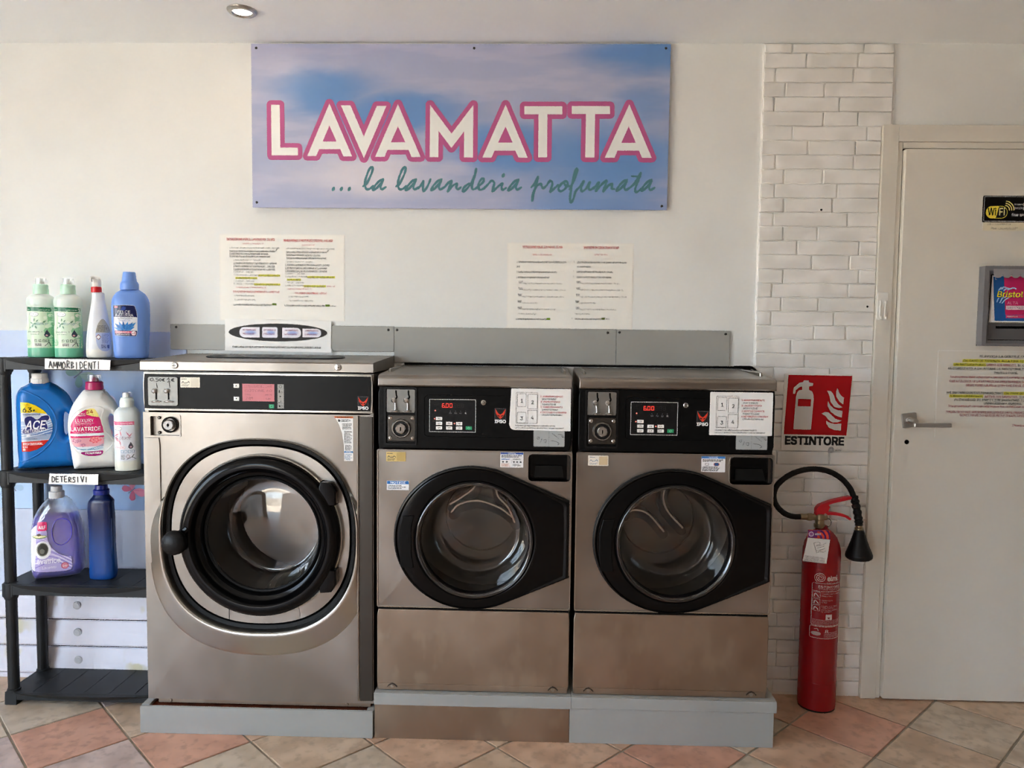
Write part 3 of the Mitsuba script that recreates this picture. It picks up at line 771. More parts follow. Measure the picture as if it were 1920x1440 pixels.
FL = {}
def front_loader(d, label, paper, marks, fins):
    """A smaller washing machine; d = how far its left side lies from that of the first one."""
    t = thing('front_loader', label, 'washing machine')
    L, R = -.529 + d, .141 + d
    D = lambda P: [(a + d, b) for a, b in P]
    shell(t, L + .006, R - .006, YM + .012, -.004, .166, 1.235, .012, 'dark_steel')
    # lid with a rounded front edge
    P = [(YM + .004, 1.229), (YM - .010, 1.229), (YM - .015, 1.234), (YM - .016, 1.252), (YM - .013, 1.262), (YM - .006, 1.268), (YM + .004, 1.270), (-.006, 1.286), (-.006, 1.229)]
    rings = []
    for x, k in ((L + .004, .012), (L + .005, .006), (L + .009, .0), (R - .009, .0), (R - .005, .006), (R - .004, .012)):
        rings.append(np.array([(x, max(y, YM - .016 + k) if z > 1.0 else y, min(z, 1.270 - k + max(0, (y - YM) * .04))) for y, z in P]))
    lid = obj('lid', loft(rings), 'steel', t, smooth=35)
    for x in (L + .024, R - .034):
        obj('edge_bead', bx(x, x + .010, -.30, -.03, 1.268, 1.2865, .003), 'bright_steel', lid)
    # black control panel
    cp = obj('control_panel', bplate(rr(L + .004, R - .006, 1.015, 1.229, .006), YM + .012, .016, .005, 64), 'black_panel', t, label='black control panel')
    rec = outline(rr(-.369 + d, -.027 + d, 1.057, 1.202, .010), 60)
    c = rec.mean(0)
    obj('recess_frame', loft([ring3(rec, YM - .0035), ring3(rec, YM - .0065), ring3(c + (rec - c) * .985, YM - .0065), ring3(c + (rec - c) * .975, YM - .0045), ring3(c + (rec - c) * .95, YM - .0045)], False, True), 'black_panel', cp, smooth=20)
    obj('coin_frame', plate(rr(-.503 + d, -.391 + d, 1.027, 1.226, .006).difference(rr(-.496 + d, -.396 + d, 1.034, 1.221, .003)), YM - .0035, .007), 'black_matte', cp)
    pl = obj('coin_plate', bplate(rr(-.495 + d, -.397 + d, 1.139, 1.219, .002), YM - .0035, .004, .0012, 40), 'plate_metal', cp)
    for x in (-.4665 + d, -.424 + d):
        obj('coin_lever', cat(disc(.0085, (x - .003, YM - .0075, 1.181), .011, b=.004), tube([(x + .002, YM - .009, 1.172), (x + .003, YM - .012, 1.160), (x + .003, YM - .014, 1.148)], .0035, 10),
                              lathe([(.0005, .0), (.0125, .0005), (.0135, .003), (.010, .006), (.0005, .007)], 'z', (x + .003, YM - .013, 1.142), 24)), 'chrome', pl, smooth=40)
        obj('coin_slot', plate(wheel([(x + .004, 1.213), (x + .005, 1.200), (x + .0075, 1.192), (x + .003, 1.186)], .005), YM - .0075, .0006), 'dark_gap', pl)
    lp = obj('lock_plate', bplate(rr(-.491 + d, -.396 + d, 1.041, 1.131, .003), YM - .0035, .005, .0015, 40), 'dark_steel', cp)
    for x, z in ((-.482, 1.120), (-.406, 1.120), (-.482, 1.052), (-.406, 1.052)):
        obj('bolt', lathe([(.0065, 0), (.006, .003), (.0035, .005), (.0001, .0053)], 'y', (x + d, YM - .0085, z), 20), 'chrome', lp)
    obj('lock', lathe([(.033, 0), (.033, .004), (.030, .009), (.027, .009), (.025, .004), (.025, .0005)], 'y', (-.444 + d, YM - .0085, 1.085), 40), 'bright_steel', lp)
    obj('lock_collar', lathe([(.025, .0005), (.025, .003), (.017, .003)], 'y', (-.444 + d, YM - .0085, 1.085), 36), 'black_matte', lp)
    obj('lock_cylinder', lathe([(.0175, 0), (.0175, .013), (.015, .016), (.0001, .016)], 'y', (-.444 + d, YM - .0085, 1.085), 32), 'chrome', lp)
    obj('keyhole', bx(-.4455 + d, -.4425 + d, YM - .0262, YM - .0245, 1.079, 1.091), 'dark_gap', lp)
    obj('panel_key', cat(lathe([(.0085, 0), (.0085, .004), (.006, .006), (.004, .003)], 'y', (-.1645 + d, YM - .0045, 1.177), 28), disc(.0032, (-.1645 + d, YM - .0045, 1.177), .006)), 'chrome', cp)
    # display
    A = Art()
    A.rrect(-.349 + d, 1.074, -.190 + d, 1.187, .002, '#060607', 0); A.frame(-.349 + d, 1.074, -.190 + d, 1.187, .0021, '#bdbdbb', 1, .002)
    for i in range(3):
        digit(A, '8', -.266 + d + i * .0125, 1.158, .0098, .0142, '#201d1c', 1)
    for x, ch in ((-.277, 0), (-.259, 1), (-.242, 2), (-.225, 3)):
        A.frame(x - .0035 + d, 1.137, x + .0035 + d, 1.1415, .0009, '#77777a', 1); A.rect(x - .001 + d, 1.1455, x + .001 + d, 1.1475, '#66666a', 1)
    A.rect(-.2265 + d, 1.1375, -.2235 + d, 1.142, '#c9c9c9', 2)
    keys = ((-.326, 1.1145), (-.326, 1.0985), (-.326, 1.0830), (-.2915, 1.0985), (-.2915, 1.0830), (-.2575, 1.0985), (-.2575, 1.0830))
    for x, z in keys:
        A.rect(x - .0075 + d, z + .0045, x - .0055 + d, z + .0065, '#35302e', 1)
    A.put('display', cp, flat(0, 0, YM - .0048), label='black display')
    for x, z in keys:
        B = Art(); B.rect(x + d, z, x + .0215 + d, z + .0112, '#f1f0ec', 0)
        B.frame(x + .0068 + d, z + .0034, x + .0148 + d, z + .0078, .0009, '#55565a', 1)
        me, C_ = B.mesh(flat(0, 0, YM - .0062)); bb_ = bx(x + d, x + .0215 + d, YM - .0062, YM - .0052, z, z + .0112)
        obj('button', cat(me, bb_), 'print', cp, False, color=np.vstack([C_, np.tile(lin('#f1f0ec'), (len(bb_.vertices), 1))]))
    A = Art()
    A.rect(-.2245 + d, 1.0830, -.2030 + d, 1.0952, '#2c9464', 1); A.oval(-.2137 + d, 1.0891, .0042, .0042, '#9ad6b8', 2); A.oval(-.2137 + d, 1.0891, .0028, .0028, '#2c9464', 3)
    A.put('start_button', cp, flat(0, 0, YM - .0056), label='green start button')
    A = Art()
    logo(A, -.126 + d, 1.1195, -.0875 + d, 1.158, 1.1085)
    A.put('emblem', cp, flat(0, 0, YM - .0048), label='red fox emblem')
    for i, ch in enumerate('600'):
        A = Art(); digit(A, ch, -.3055 + d + i * .0128, 1.158, .0096, .0145, '#300404', 2, .0021)
        if i == 0:
            A.oval(-.2942 + d, 1.1585, .0013, .0013, '#300404', 2, 8)
        me, C_ = A.mesh(flat(0, 0, YM - .0048))
        obj('lit_digit', me, 'print', cp, False, color=C_, emitter=emits((1.0, .05, .035), .026, .02), label='red glowing digit')
    for x, z in ((-.3305, 1.1195), (-.263, 1.1040), (-.3285, 1.1475)):
        A = Art(); A.oval(x + d, z, .0026, .0026, '#300404', 2, 12)
        me, C_ = A.mesh(flat(0, 0, YM - .0048))
        obj('status_light', me, 'print', cp, False, color=C_, emitter=emits((1.0, .25, .2), .02, .02), label='small lit red light')
    # front panel with the door opening and handle pocket
    dr_ = Polygon(sell(-.2015 + d, .7105, .2645, .2455, 2.03, 96)).union(Polygon(D([(-.20, .9555), (-.115, .9440), (.131, .8420), (.131, .5800), (-.115, .4770), (-.20, .4655)]))).convex_hull
    hp = rr(-.0095 + d, .1345 + d, .9095, 1.0025, .012)
    gl = Point(-.191 + d, .7065).buffer(.2035, quad_segs=24)
    obj('front_panel', plate(rr(L, R - .001, .4605, 1.012, .006).difference(Point(-.19 + d, .7065).buffer(.215)).difference(hp), YM + .012, .0105), 'steel', t, label='steel front panel')
    obj('panel_edge', plate(rr(L, R - .001, .4605, 1.012, .006).difference(rr(L + .004, R - .005, .4645, 1.008, .005)), YM + .0015, .0035), 'bright_steel', t)
    hs = outline(hp, 48); hc = hs.mean(0)
    pk = obj('handle_pocket', loft([ring3(hc + (hs - hc) * 1.05, YM + .001), ring3(hc + (hs - hc) * 1.045, YM - .004), ring3(hs, YM - .004), ring3(hs, YM - .001)], False, False), 'bright_steel', t)
    obj('pocket', loft([ring3(hs, YM - .001), ring3(hc + (hs - hc) * .97, YM + .006), ring3(hc + (hs - hc) * .93, YM + .03)], False, True), 'black_gloss', pk, label='black pocket')
    q = [(.010, .9230), (.112, .9230), (.106, .9600), (.015, .9600)]
    obj('grip', trimesh.Trimesh(np.array([(a + d, YM + .02 if i > 1 else YM + .002, b) for i, (a, b) in enumerate(q)] + [(a + d, YM + .031, b) for a, b in q]), process=False).convex_hull, 'black_panel', pk, smooth=False)
    # the door: black shield with a glass bowl
    n = 120
    ol = outline(dr_, n); oc = np.array([-.191 + d, .7065])
    th = np.unwrap(np.arctan2(ol[:, 1] - oc[1], ol[:, 0] - oc[0]))
    ci = lambda r: np.stack([oc[0] + r * np.cos(th), oc[1] + r * np.sin(th)], 1)
    inn = lambda f: ci(.2035) + (ol - ci(.2035)) * f
    # outer frame rim, then shield
    sh = obj('door', loft([ring3(ol, YM), ring3(ol, YM - .018), ring3(inn(.975), YM - .024), ring3(inn(.93), YM - .0245), ring3(inn(.86), YM - .020), ring3(inn(.80), YM - .021), ring3(inn(.10), YM - .026), ring3(ci(.2045), YM - .022), ring3(ci(.2035), YM - .010)], False, False), 'black_gloss', t, smooth=24, label='black door shield')
    obj('door_seal', loft([ring3(oc + (ol - oc) * 1.012, YM + .0005), ring3(oc + (ol - oc) * 1.012, YM - .008), ring3(oc + (ol - oc) * .995, YM - .010)], False, False), 'rubber', t)
    obj('pull', cat(bplate(Polygon(D([(-.441, .6080), (-.398, .6080), (-.405, .66), (-.405, .75), (-.396, .790), (-.436, .7865), (-.4485, .74), (-.4485, .66)])), YM - .019, .009, .003)), 'black_panel', sh, smooth=35, label='pull grip')
    obj('hinge', cat(*[tube([(.1335 + d, YM - .006, z), (.1335 + d, YM - .006, z + .0085)], .0032, 10, 1) for z in np.arange(.585, .836, .0095)]), 'bright_steel', sh, smooth=35)
    obj('glass_rim', lathe([(.2035, -.012), (.2035, .026), (.199, .031), (.193, .029), (.188, .018), (.184, .0)], 'y', (oc[0], YM, oc[1]), 88), 'black_gloss', sh, smooth=35)
    obj('glass_ring', lathe([(.199, .0315), (.1955, .034), (.190, .033), (.185, .026)], 'y', (oc[0], YM, oc[1]), 88), 'glass', sh, smooth=50)
    obj('glass_bowl', lathe([(.192, .030), (.187, .012), (.180, -.03), (.170, -.09), (.160, -.120), (.150, -.130), (.13, -.130), (.07, -.122), (.0005, -.118)], 'y', (oc[0], YM, oc[1]), 80), 'glass', sh, smooth=50, label='glass bowl of the door')
    # drum with swirled fins
    dm = obj('drum', lathe([(.206, -.006), (.215, -.02), (.27, -.06), (.275, -.34), (.24, -.352), (.14, -.345), (.136, -.352), (.0005, -.352)], 'y', (oc[0], YM, oc[1]), 72), 'drum_steel', t, smooth=40, label='steel drum seen through the glass')
    for F in fins:
        fn = obj('fin', plate(wheel(D([(a + .004, b - .020) for a, b in F]), .036), -.034, .050), 'fin_metal', dm, smooth=40)
        obj('fin_edge', plate(wheel(D(F), .006), -.034, .085), 'bright_steel', dm, smooth=40)
    # drawer below
    obj('drawer', bplate(rr(L, R - .002, .167, .453, .005), YM + .012, .013, .003, 72), 'dull_steel', t, smooth=35, label='lower steel service panel')
    obj('drawer_lip', bplate(rr(L + .001, R - .003, .1675, .189, .003), YM - .0008, .0025, .001, 48), 'dull_steel', t)
    for x in (L + .054, R - .056):
        obj('screw', lathe([(.0062, 0), (.0055, .003), (.0025, .0035), (.002, .002), (.0001, .002)], 'y', (x, YM - .0033, .1795), 20), 'bright_steel', t)
        obj('screw_hood', plate(LineString([(x - .016, .179), (x - .008, .187), (x, .190), (x + .008, .187), (x + .016, .179)]).buffer(.0016), YM - .0032, .003), 'dark_steel', t)
    obj('shadow_gap', bx(L + .006, R - .006, YM + .003, YM + .014, .448, .470), 'dark_gap', t)
    # stickers
    marks(d, lambda A: A.put('sticker', t, flat(0, 0, YM - .0006)))
    A = Art()
    A.rrect(.0065 + d, 1.0290, .1125 + d, 1.086, .004, '#8f9394', 0); A.rrect(.0085 + d, 1.031, .1105 + d, 1.086, .003, '#a9adad', 1)
    A.rect(.0585 + d, 1.031, .0592 + d, 1.086, '#6a6d6e', 2)
    for a, b in (((.030, 1.042), (.036, 1.058)), ((.070, 1.075), (.092, 1.058))):
        A.stroke([(a[0] + d, a[1]), (b[0] + d, b[1])], .0011, '#3c3f40', 2, 1)
    for q in ([(.018, 1.058), (.024, 1.054), (.026, 1.062), (.019, 1.061)], [(.040, 1.052), (.050, 1.053), (.048, 1.043), (.042, 1.047)], [(.090, 1.072), (.104, 1.070), (.108, 1.062), (.101, 1.066)], [(.066, 1.050), (.082, 1.048), (.094, 1.040), (.088, 1.036)]):
        A.stroke(D(q), .0014, '#46494a', 2)
    A.put('diagram_plate', cp, flat(0, 0, YM - .0046), label='grey diagram plate')
    FL[label] = t
    return t


def marks_a(d, put):
    r = np.random.default_rng(31)
    A = Art()
    sticker(A, -.497 + d, .970, -.430 + d, 1.003, '#d6bd7c', '#c2a868')
    put(A); A = Art()
    A.rrect(-.495 + d, .871, -.4185 + d, .9035, .001, '#eef0f2', 0); A.rect(-.4935 + d, .8915, -.4195 + d, .9022, '#2f6db0', 1); A.text('NOTICE', -.4565 + d, .8935, .0065, '#ffffff', .052, 'c', True, 2)
    tiny_lines(A, -.490 + d, -.423 + d, .889, .874, 3, '#777b80', r)
    put(A); A = Art()
    A.rect(-.1055 + d, .9555, -.0265 + d, 1.0075, '#f1f1f1', 0); A.rect(-.1045 + d, 1.0005, -.0275 + d, 1.0065, '#2b4f9c', 1); A.text('NOTICE', -.066 + d, 1.0015, .0042, '#ffffff', .026, 'c', True, 2)
    tiny_lines(A, -.102 + d, -.030 + d, .999, .989, 2, '#26304c', r); tiny_lines(A, -.102 + d, -.070 + d, .987, .981, 2, '#4d74b8', r); tiny_lines(A, -.063 + d, -.030 + d, .987, .981, 2, '#777777', r)
    for x in (-.096, -.083, -.059, -.048, -.036):
        A.oval(x + d, .9745, .0035, .0028, '#2d2d30', 1)
    A.rect(-.0665 + d, .957, -.066 + d, .988, '#999999', 1); tiny_lines(A, -.102 + d, -.070 + d, .969, .958, 4, '#c08a72', r); tiny_lines(A, -.063 + d, -.030 + d, .968, .959, 3, '#777777', r)
    put(A)


def marks_b(d, put):
    r = np.random.default_rng(32)
    A = Art()
    sticker(A, -.489 + d, .966, -.420 + d, 1.001, '#e9e3d6', '#d3bd98', '#8e97a8')
    put(A); A = Art()
    A.rect(-.106 + d, .9505, -.0255 + d, 1.0045, '#f1f1f1', 0); A.rect(-.1055 + d, .9965, -.026 + d, 1.0042, '#3f7fc4', 1); A.text('NOTICE', -.066 + d, .998, .0045, '#ffffff', .030, 'c', True, 2)
    tiny_lines(A, -.102 + d, -.030 + d, .9945, .9850, 2, '#333333', r)
    A.frame(-.093 + d, .973, -.081 + d, .981, .0012, '#444444', 1); A.oval(-.055 + d, .977, .010, .006, '#c26a50', 1); A.rect(-.062 + d, .972, -.048 + d, .982, '#37568f', 2)
    tiny_lines(A, -.102 + d, -.030 + d, .970, .953, 4, '#444444', r)
    put(A)


fins_a = [[(-.300, .735), (-.27, .765), (-.20, .780), (-.12, .755), (-.07, .720)], [(-.135, .860), (-.125, .80), (-.085, .755), (-.06, .70)], [(-.20, .885), (-.215, .83), (-.265, .79), (-.305, .765)]]
fins_b = [[(-.17, .865), (-.185, .805), (-.165, .75), (-.11, .69)], [(-.325, .740), (-.29, .755), (-.24, .740), (-.18, .675)], [(-.255, .840), (-.285, .80), (-.335, .78)]]
w2 = front_loader(0.0, 'smaller steel washing machine in the middle of the three', None, marks_a, fins_a)
w3 = front_loader(0.6825, 'smaller steel washing machine beside the brick pilaster', None, marks_b, fins_b)

# plinths of the smaller machines
p2 = thing('plinth', 'scratched steel plinth with a grey cap under the middle washing machine', 'plinth')
obj('front_board', bx(-.5335, .1420, -.404, -.392, .0005, .1215), 'dull_steel', p2, smooth=False, label='scratched steel board')
obj('cap', cat(bx(-.5345, .1480, -.4095, -.4045, .122, .1640, .0008), bx(-.5345, .1480, -.404, -.02, .160, .1640)), 'grey_metal', p2, smooth=False)
obj('frame', cat(bx(-.5335, .1420, -.391, -.03, .0005, .1595)), 'grey_metal', p2, smooth=False)
p3 = thing('plinth', 'grey painted plinth with a stepped cap under the right washing machine', 'plinth')
obj('front_board', bx(.1435, .8425, -.404, -.392, .0005, .1250), 'grey_metal', p3, smooth=False)
obj('cap', cat(bx(.1490, .8500, -.4110, -.4045, .126, .1650, .0008), bx(.1490, .8500, -.404, -.02, .1605, .1650), bx(.8440, .8500, -.404, -.02, .126, .1600)), 'grey_metal', p3, smooth=False)
obj('frame', cat(bx(.1495, .8425, -.391, -.03, .0005, .1600)), 'grey_metal', p3, smooth=False)

# taped programme cards on the two small machines
def program_card(x0, z0, x1, z1, label, tilt, worn):
    t = thing('soap_card', label, 'card', 'soap drawer cards taped to the small washing machines')
    w, h = x1 - x0, z1 - z0
    pl = rr(x0, x1, z0, z1, .003) if not worn else Polygon([(x0 + .004, z1), (x1, z1), (x1, z0), (x0 + .012, z0 + .002), (x0 + .003, z0 + .008), (x0 - .002, z0 + .02)])
    obj('card', plate(pl, YM - .007, .0008), 'paper', t, smooth=False)
    A = Art()
    X, Z = (lambda f: x0 + w * f), (lambda f: z1 - h * f)
    A.frame(X(.10), Z(.83), X(.46), Z(.09), .0011, '#77716c', 1, .003)
    for (a, b, c, e, n) in ((.12, .12, .27, .43, '1'), (.29, .13, .45, .48, '2'), (.12, .56, .27, .82, '3'), (.29, .51, .45, .83, '4')):
        A.frame(X(a), Z(e), X(c), Z(b), .0011, '#4a4644', 1, .003)
        A.text(n, X((a + c) / 2), Z((b + e) / 2 + .06), .012, '#111111', None, 'c', True, 2)
    for i, (a, b) in enumerate((('1 AMMORBIDENTE', 'SOFTENER'), ('2 ADDITIVO', 'ADDITIVE'), ('3 IGIENIZZANTE', 'SANITIZING'), ('4 DETERSIVO LIQUIDO', 'LIQUID DETERGENT'))):
        A.text(a, X(.50), Z(.20 + i * .125), .0052, '#b03a3e', w * (.20 + .012 * len(a)), 'l', True)
        A.text(b, X(.525), Z(.262 + i * .125), .0050, '#2b2b38', w * (.13 + .013 * len(b)), 'l', True)
    A.text('USIAMO LE MEDICINE E LAVIAMO MENO', X(.09), Z(.895), .0042, '#333333', w * .66, 'l', True); A.text("LET'S AVOID SOLUTIONS AND PROTECT THE ENVIRONMENT", X(.09), Z(.95), .0038, '#333333', w * .80, 'l', True)
    A.put('print', t, flat(0, 0, YM - .0079))


program_card(-.0745, 1.0835, .1315, 1.2265, 'creased card numbered 1 to 4 taped on the middle washing machine', 0, True)
program_card(.5985, 1.0775, .8085, 1.2235, 'flat card numbered 1 to 4 taped on the right washing machine', 0, False)

# ================================================================== BOTTLES AND THE SHELF
import shapely


def turn(t, x, y, deg):
    """Turns a finished thing on its spot about the upright through (x, y) and sets it down just clear of its shelf board."""
    parts = [k for k in scene if k.startswith(t + '__')]
    low = min(meshkit.WRITTEN[scene[k]['filename']][0][:, 2].min() for k in parts)
    dz = min(LEV, key=lambda z: abs(z - low)) + .0009 - float(low)
    for k in parts:
        scene[k]['to_world'] = T().translate([x, y, dz]).rotate([0, 0, 1], deg).translate([-x, -y, 0])


class Units:
    """A drawing grid: k metres to a unit, (X0, Y0) of the drawing at (x0, z0), Y downwards."""

    def __init__(s, x0, X0, z0, Y0, k):
        s.q = (x0, X0, z0, Y0, k)

    def __call__(s, X, Y):
        x0, X0, z0, Y0, k = s.q
        return (x0 + (X - X0) * k, z0 + (Y0 - Y) * k)

    def pts(s, P):
        return [s(*p) for p in P]


def puff(poly, yc, Tk, r, step=.004, grid=.011):
    """A rounded hollow-moulded body: the silhouette swells to +-Tk over the distance r from its edge."""
    pts = []
    for d in (0, .0012, .0035, .007, .012, .018, .026):
        if d >= r:
            break
        g = poly.buffer(-d) if d else poly
        for q in getattr(g, 'geoms', [g]):
            if q.is_empty:
                continue
            for L in [q.exterior, *q.interiors]:
                n = max(12, int(L.length / step))
                pts += [L.interpolate(i / n, normalized=True).coords[0] for i in range(n)]
    a, b, c, e = poly.bounds
    gx, gz = np.meshgrid(np.arange(a, c, grid), np.arange(b, e, grid))
    G = np.stack([gx.ravel(), gz.ravel()], 1)
    G = G[shapely.contains_xy(poly.buffer(-min(r, .027)), G[:, 0], G[:, 1])]
    P = np.vstack([np.array(pts), G])
    from scipy.spatial import Delaunay
    F = Delaunay(P).simplices
    c = P[F].mean(1)
    F = F[shapely.contains_xy(poly, c[:, 0], c[:, 1])]
    A = P[F]
    cr = cross2(A)
    F = np.where(cr[:, None] > 0, F, F[:, ::-1])
    h = swell(poly, P[:, 0], P[:, 1], Tk, r)
    edge = h < 1e-4
    n = len(P)
    back = np.where(edge, np.arange(n), np.arange(n) + n)
    V = np.vstack([np.stack([P[:, 0], yc - h, P[:, 1]], 1), np.stack([P[:, 0], yc + h, P[:, 1]], 1)])
    return trimesh.Trimesh(V, np.vstack([F, back[F][:, ::-1]]), process=False)


def swell(poly, x, z, Tk, r):
    d = shapely.distance(shapely.points(x, z), poly.boundary)
    d = np.where(shapely.contains_xy(poly, x, z), d, 0)
    u = np.clip(d / r, 0, 1)
    return Tk * np.sqrt(np.clip(1 - (1 - u) ** 2, 0, 1))


def puff_front(poly, yc, Tk, r):
    return lambda u, v: yc - swell(poly, u, v, Tk, r)


def spun(prof, xc, yc, z0, e=2.0, dr_=0.62, n=44, k=5):
    """A bottle body: (height, half width) pairs smoothed into a profile; depth = dr_ x width, section a superellipse of exponent e."""
    Q = catmull([(a, b) for a, b in prof], k)
    rings = []
    for h, a in Q:
        P = sell(0, 0, max(a, 1e-4), max(a, 1e-4) * dr_, e, n)
        rings.append(np.c_[xc + P[:, 0], yc + P[:, 1], np.full(n, z0 + h)])
    o = np.argsort(Q[:, 0])

    def front(u, v):
        a = np.interp(v - z0, Q[o, 0], Q[o, 1])
        t = np.clip(np.abs(u - xc) / np.maximum(a, 1e-4), 0, .995)
        return yc - a * dr_ * (1 - t ** e) ** (1 / e)
    return loft(rings), front


def spline(P, k=6):
    P = list(P)
    Q = catmull([P[-1]] + P + [P[0], P[1]], k)
    return Q[k:-k - 1 + 1]


def closed(P, k=5):
    """A smooth closed curve through the points."""
    P = np.asarray(P, float); n = len(P); out = []
    for i in range(n):
        p0, p1, p2, p3 = P[i - 1], P[i], P[(i + 1) % n], P[(i + 2) % n]
        for t in np.arange(k) / k:
            out.append(0.5 * (2 * p1 + (p2 - p0) * t + (2 * p0 - 5 * p1 + 4 * p2 - p3) * t * t + (3 * p1 - p0 - 3 * p2 + p3) * t ** 3))
    return Polygon(out).buffer(0)


mat('blue_plastic', '#1a6fbd', 0.30, 0.5)
mat('pale_blue_plastic', '#6f97e0', 0.34, 0.5)
mat('navy_plastic', mikit.proc(lambda p, n, uv: mix(lin('#0e3f80'), lin('#0a1c48'), sstep(.52, .72, p.z))), 0.27, 0.5)
mat('milk_plastic', '#ecebe6', 0.32, 0.45)
mat('magenta_plastic', '#b42a62', 0.25, 0.5)
mat('frosted', '#e6efe9', 0.25, 0.5)
mat('green_frost', '#bfe2cb', 0.25, 0.5)
mat('purple_liquid', mikit.proc(lambda p, n, uv: mix(lin('#5a4cab'), lin('#6a66cf'), sstep(-1.80, -1.72, p.x))), 0.12, 0.5)
mat('dark_blue_cap', '#1b2a86', 0.25, 0.5)
mat('grey_cap', '#cfcfce', 0.3, 0.5)
mat('red_plastic', '#cf1c22', 0.3, 0.5)

# ------------------------------------------------------------------ shelf unit
SX0, SX1, SYF, SYB = -1.962, -1.372, -0.236, -0.026
LEV = [1.303, .885, .4625, .049]
su = thing('shelf_unit', 'black plastic four-tier shelf unit holding detergent bottles', 'shelf')
for i, zt in enumerate(LEV):
    th = .042 if i < 3 else .030
    ms = [bx(SX0 + .003, SX1 - .003, SYF + .004, SYB - .002, zt - th * .45, zt - .004)]
    n = 6
    for k in range(n):
        a, b = SX0 + .004 + (SX1 - SX0 - .008) * k / n, SX0 + .004 + (SX1 - SX0 - .008) * (k + 1) / n
        ms.append(bx(a + .0008, b - .0008, SYF + .003, SYB - .002, zt - .005, zt, .001))
    ms += [bx(SX0, SX1, SYF - .0005, SYF + .005, zt - th, zt + .0005, .001), bx(SX0, SX1, SYB - .006, SYB, zt - th, zt, .001), bx(SX0, SX0 + .006, SYF, SYB, zt - th, zt + .0005, .001), bx(SX1 - .006, SX1, SYF, SYB, zt - th, zt + .0005, .001)]
    bd = obj('shelf_board', cat(*ms), 'shelf_plastic', su, smooth=False)
    xs = np.linspace(-1, 1, 25)
    rings = []
    for u in xs:
        x = (SX0 + SX1) / 2 + u * .262
        q = max(1 - u * u, .0) ** .8
        rings.append(np.array([(x, SYF + .001, zt - .001), (x, SYF + .001, zt - .004 - .030 * q * (1 if i < 3 else .6)), (x, SYF - .002 - .011 * q, zt - .004 - .024 * q * (1 if i < 3 else .6)), (x, SYF - .002 - .021 * q, zt - .001)]))
    obj('front_bow', loft(rings), 'shelf_plastic', bd, smooth=25)
    for x in (SX0 + .020, SX1 - .020):
        for y in (SYF + .020, SYB - .020):
            if i < 3:
                sk = lathe([(.0215, -.012), (.0255, 0), (.0255, th + .006), (.022, th + .010)], 'z', (x, y, zt - th - .008), 24, True)
                sk = cat(sk, bx(x - .0215, x + .0215, y - .0215, y + .0215, zt - th - .010, zt - .001, .003))
            else:
                sk = cat(lathe([(.023, 0), (.023, .010), (.020, .012)], 'z', (x, y, zt - .003), 24, True), trimesh.Trimesh([(x + a * .021 * s, y + b * .021 * s, z) for a in (-1, 1) for b in (-1, 1) for z, s in ((.0005, 1.05), (zt, 1.0))], process=False).convex_hull)
            obj('socket', sk, 'shelf_plastic', bd, smooth=35)
for i in range(3):
    za, zb = LEV[i + 1] + .004, LEV[i] - .054
    for x in (SX0 + .020, SX1 - .020):
        for y in (SYF + .020, SYB - .020):
            obj('leg', lathe([(.0195, za), (.0195, zb)], 'z', (x, y, 0), 24), 'shelf_plastic', su)

# hand-lettered strips on the shelf fronts
def strip(label, corners, z, words, w):
    t = thing('paper_strip', label, 'label', 'hand-lettered strips on the shelf fronts')
    y = SYF - .0245
    rs = np.random.default_rng(len(words))
    (a, b, c, d) = corners
    top = [np.array(a) + (np.array(b) - a) * u for u in np.linspace(0, 1, 9)]
    bot = [np.array(d) + (np.array(c) - d) * u for u in np.linspace(0, 1, 9)]
    V = []
    for row in (top, bot):
        V += [(p[0], y + rs.uniform(-.001, .001), p[1] + rs.uniform(-.0008, .0008)) for p in row]
    F = []
    for i in range(8):
        F += [(i, 9 + i, 10 + i), (i, 10 + i, i + 1)]
    m = trimesh.Trimesh(V, F, process=False)
    bk = m.copy(); bk.vertices[:, 1] += .0006; bk.faces = bk.faces[:, ::-1]
    obj('paper', cat(m, bk), 'paper', t, smooth=False)
    A = Art()
    for P in words:
        A.stroke(P, w, '#0b0c12', 1, 1 if len(P) < 4 else 4)
    A.put('handwriting', t, flat(0, 0, y - .0012))


def hand(word, x0, x1, zb, h, slope=0.0):
    G = {'A': [[(0, 0), (.35, 1), (.8, 0)], [(.15, .4), (.7, .42)]], 'M': [[(0, 0), (.12, 1), (.45, .3), (.8, 1), (.9, 0)]], 'O': [[(.4, 1), (.05, .6), (.15, .08), (.55, .02), (.75, .5), (.4, 1)]], 'R': [[(.1, 0), (.15, 1), (.6, .9), (.6, .6), (.15, .48), (.75, 0)]],
         'B': [[(.1, 0), (.12, 1), (.6, .85), (.15, .52), (.7, .3), (.1, 0)]], 'I': [[(.3, 1), (.3, 0)]], 'D': [[(.1, 0), (.12, 1), (.65, .75), (.7, .3), (.1, 0)]], 'E': [[(.65, 1), (.1, .95), (.1, .03), (.7, 0)], [(.1, .5), (.6, .52)]],
         'N': [[(.05, 0), (.1, 1), (.7, 0), (.75, 1)]], 'T': [[(0, .95), (.8, 1)], [(.4, .97), (.4, 0)]], 'S': [[(.7, .9), (.3, 1), (.15, .7), (.6, .4), (.5, .05), (.05, .05)]], 'V': [[(0, 1), (.4, 0), (.8, 1)]]}
    n = len(word); p = (x1 - x0) / n; out = []
    r = np.random.default_rng(n)
    for i, ch in enumerate(word):
        s, dz = r.uniform(.92, 1.08), r.uniform(-.06, .06)
        for P in G[ch]:
            out.append([(x0 + p * (i + q * .92 * 1.05), zb + h * (b * s + dz) + slope * i * p) for q, b in P])
    return out


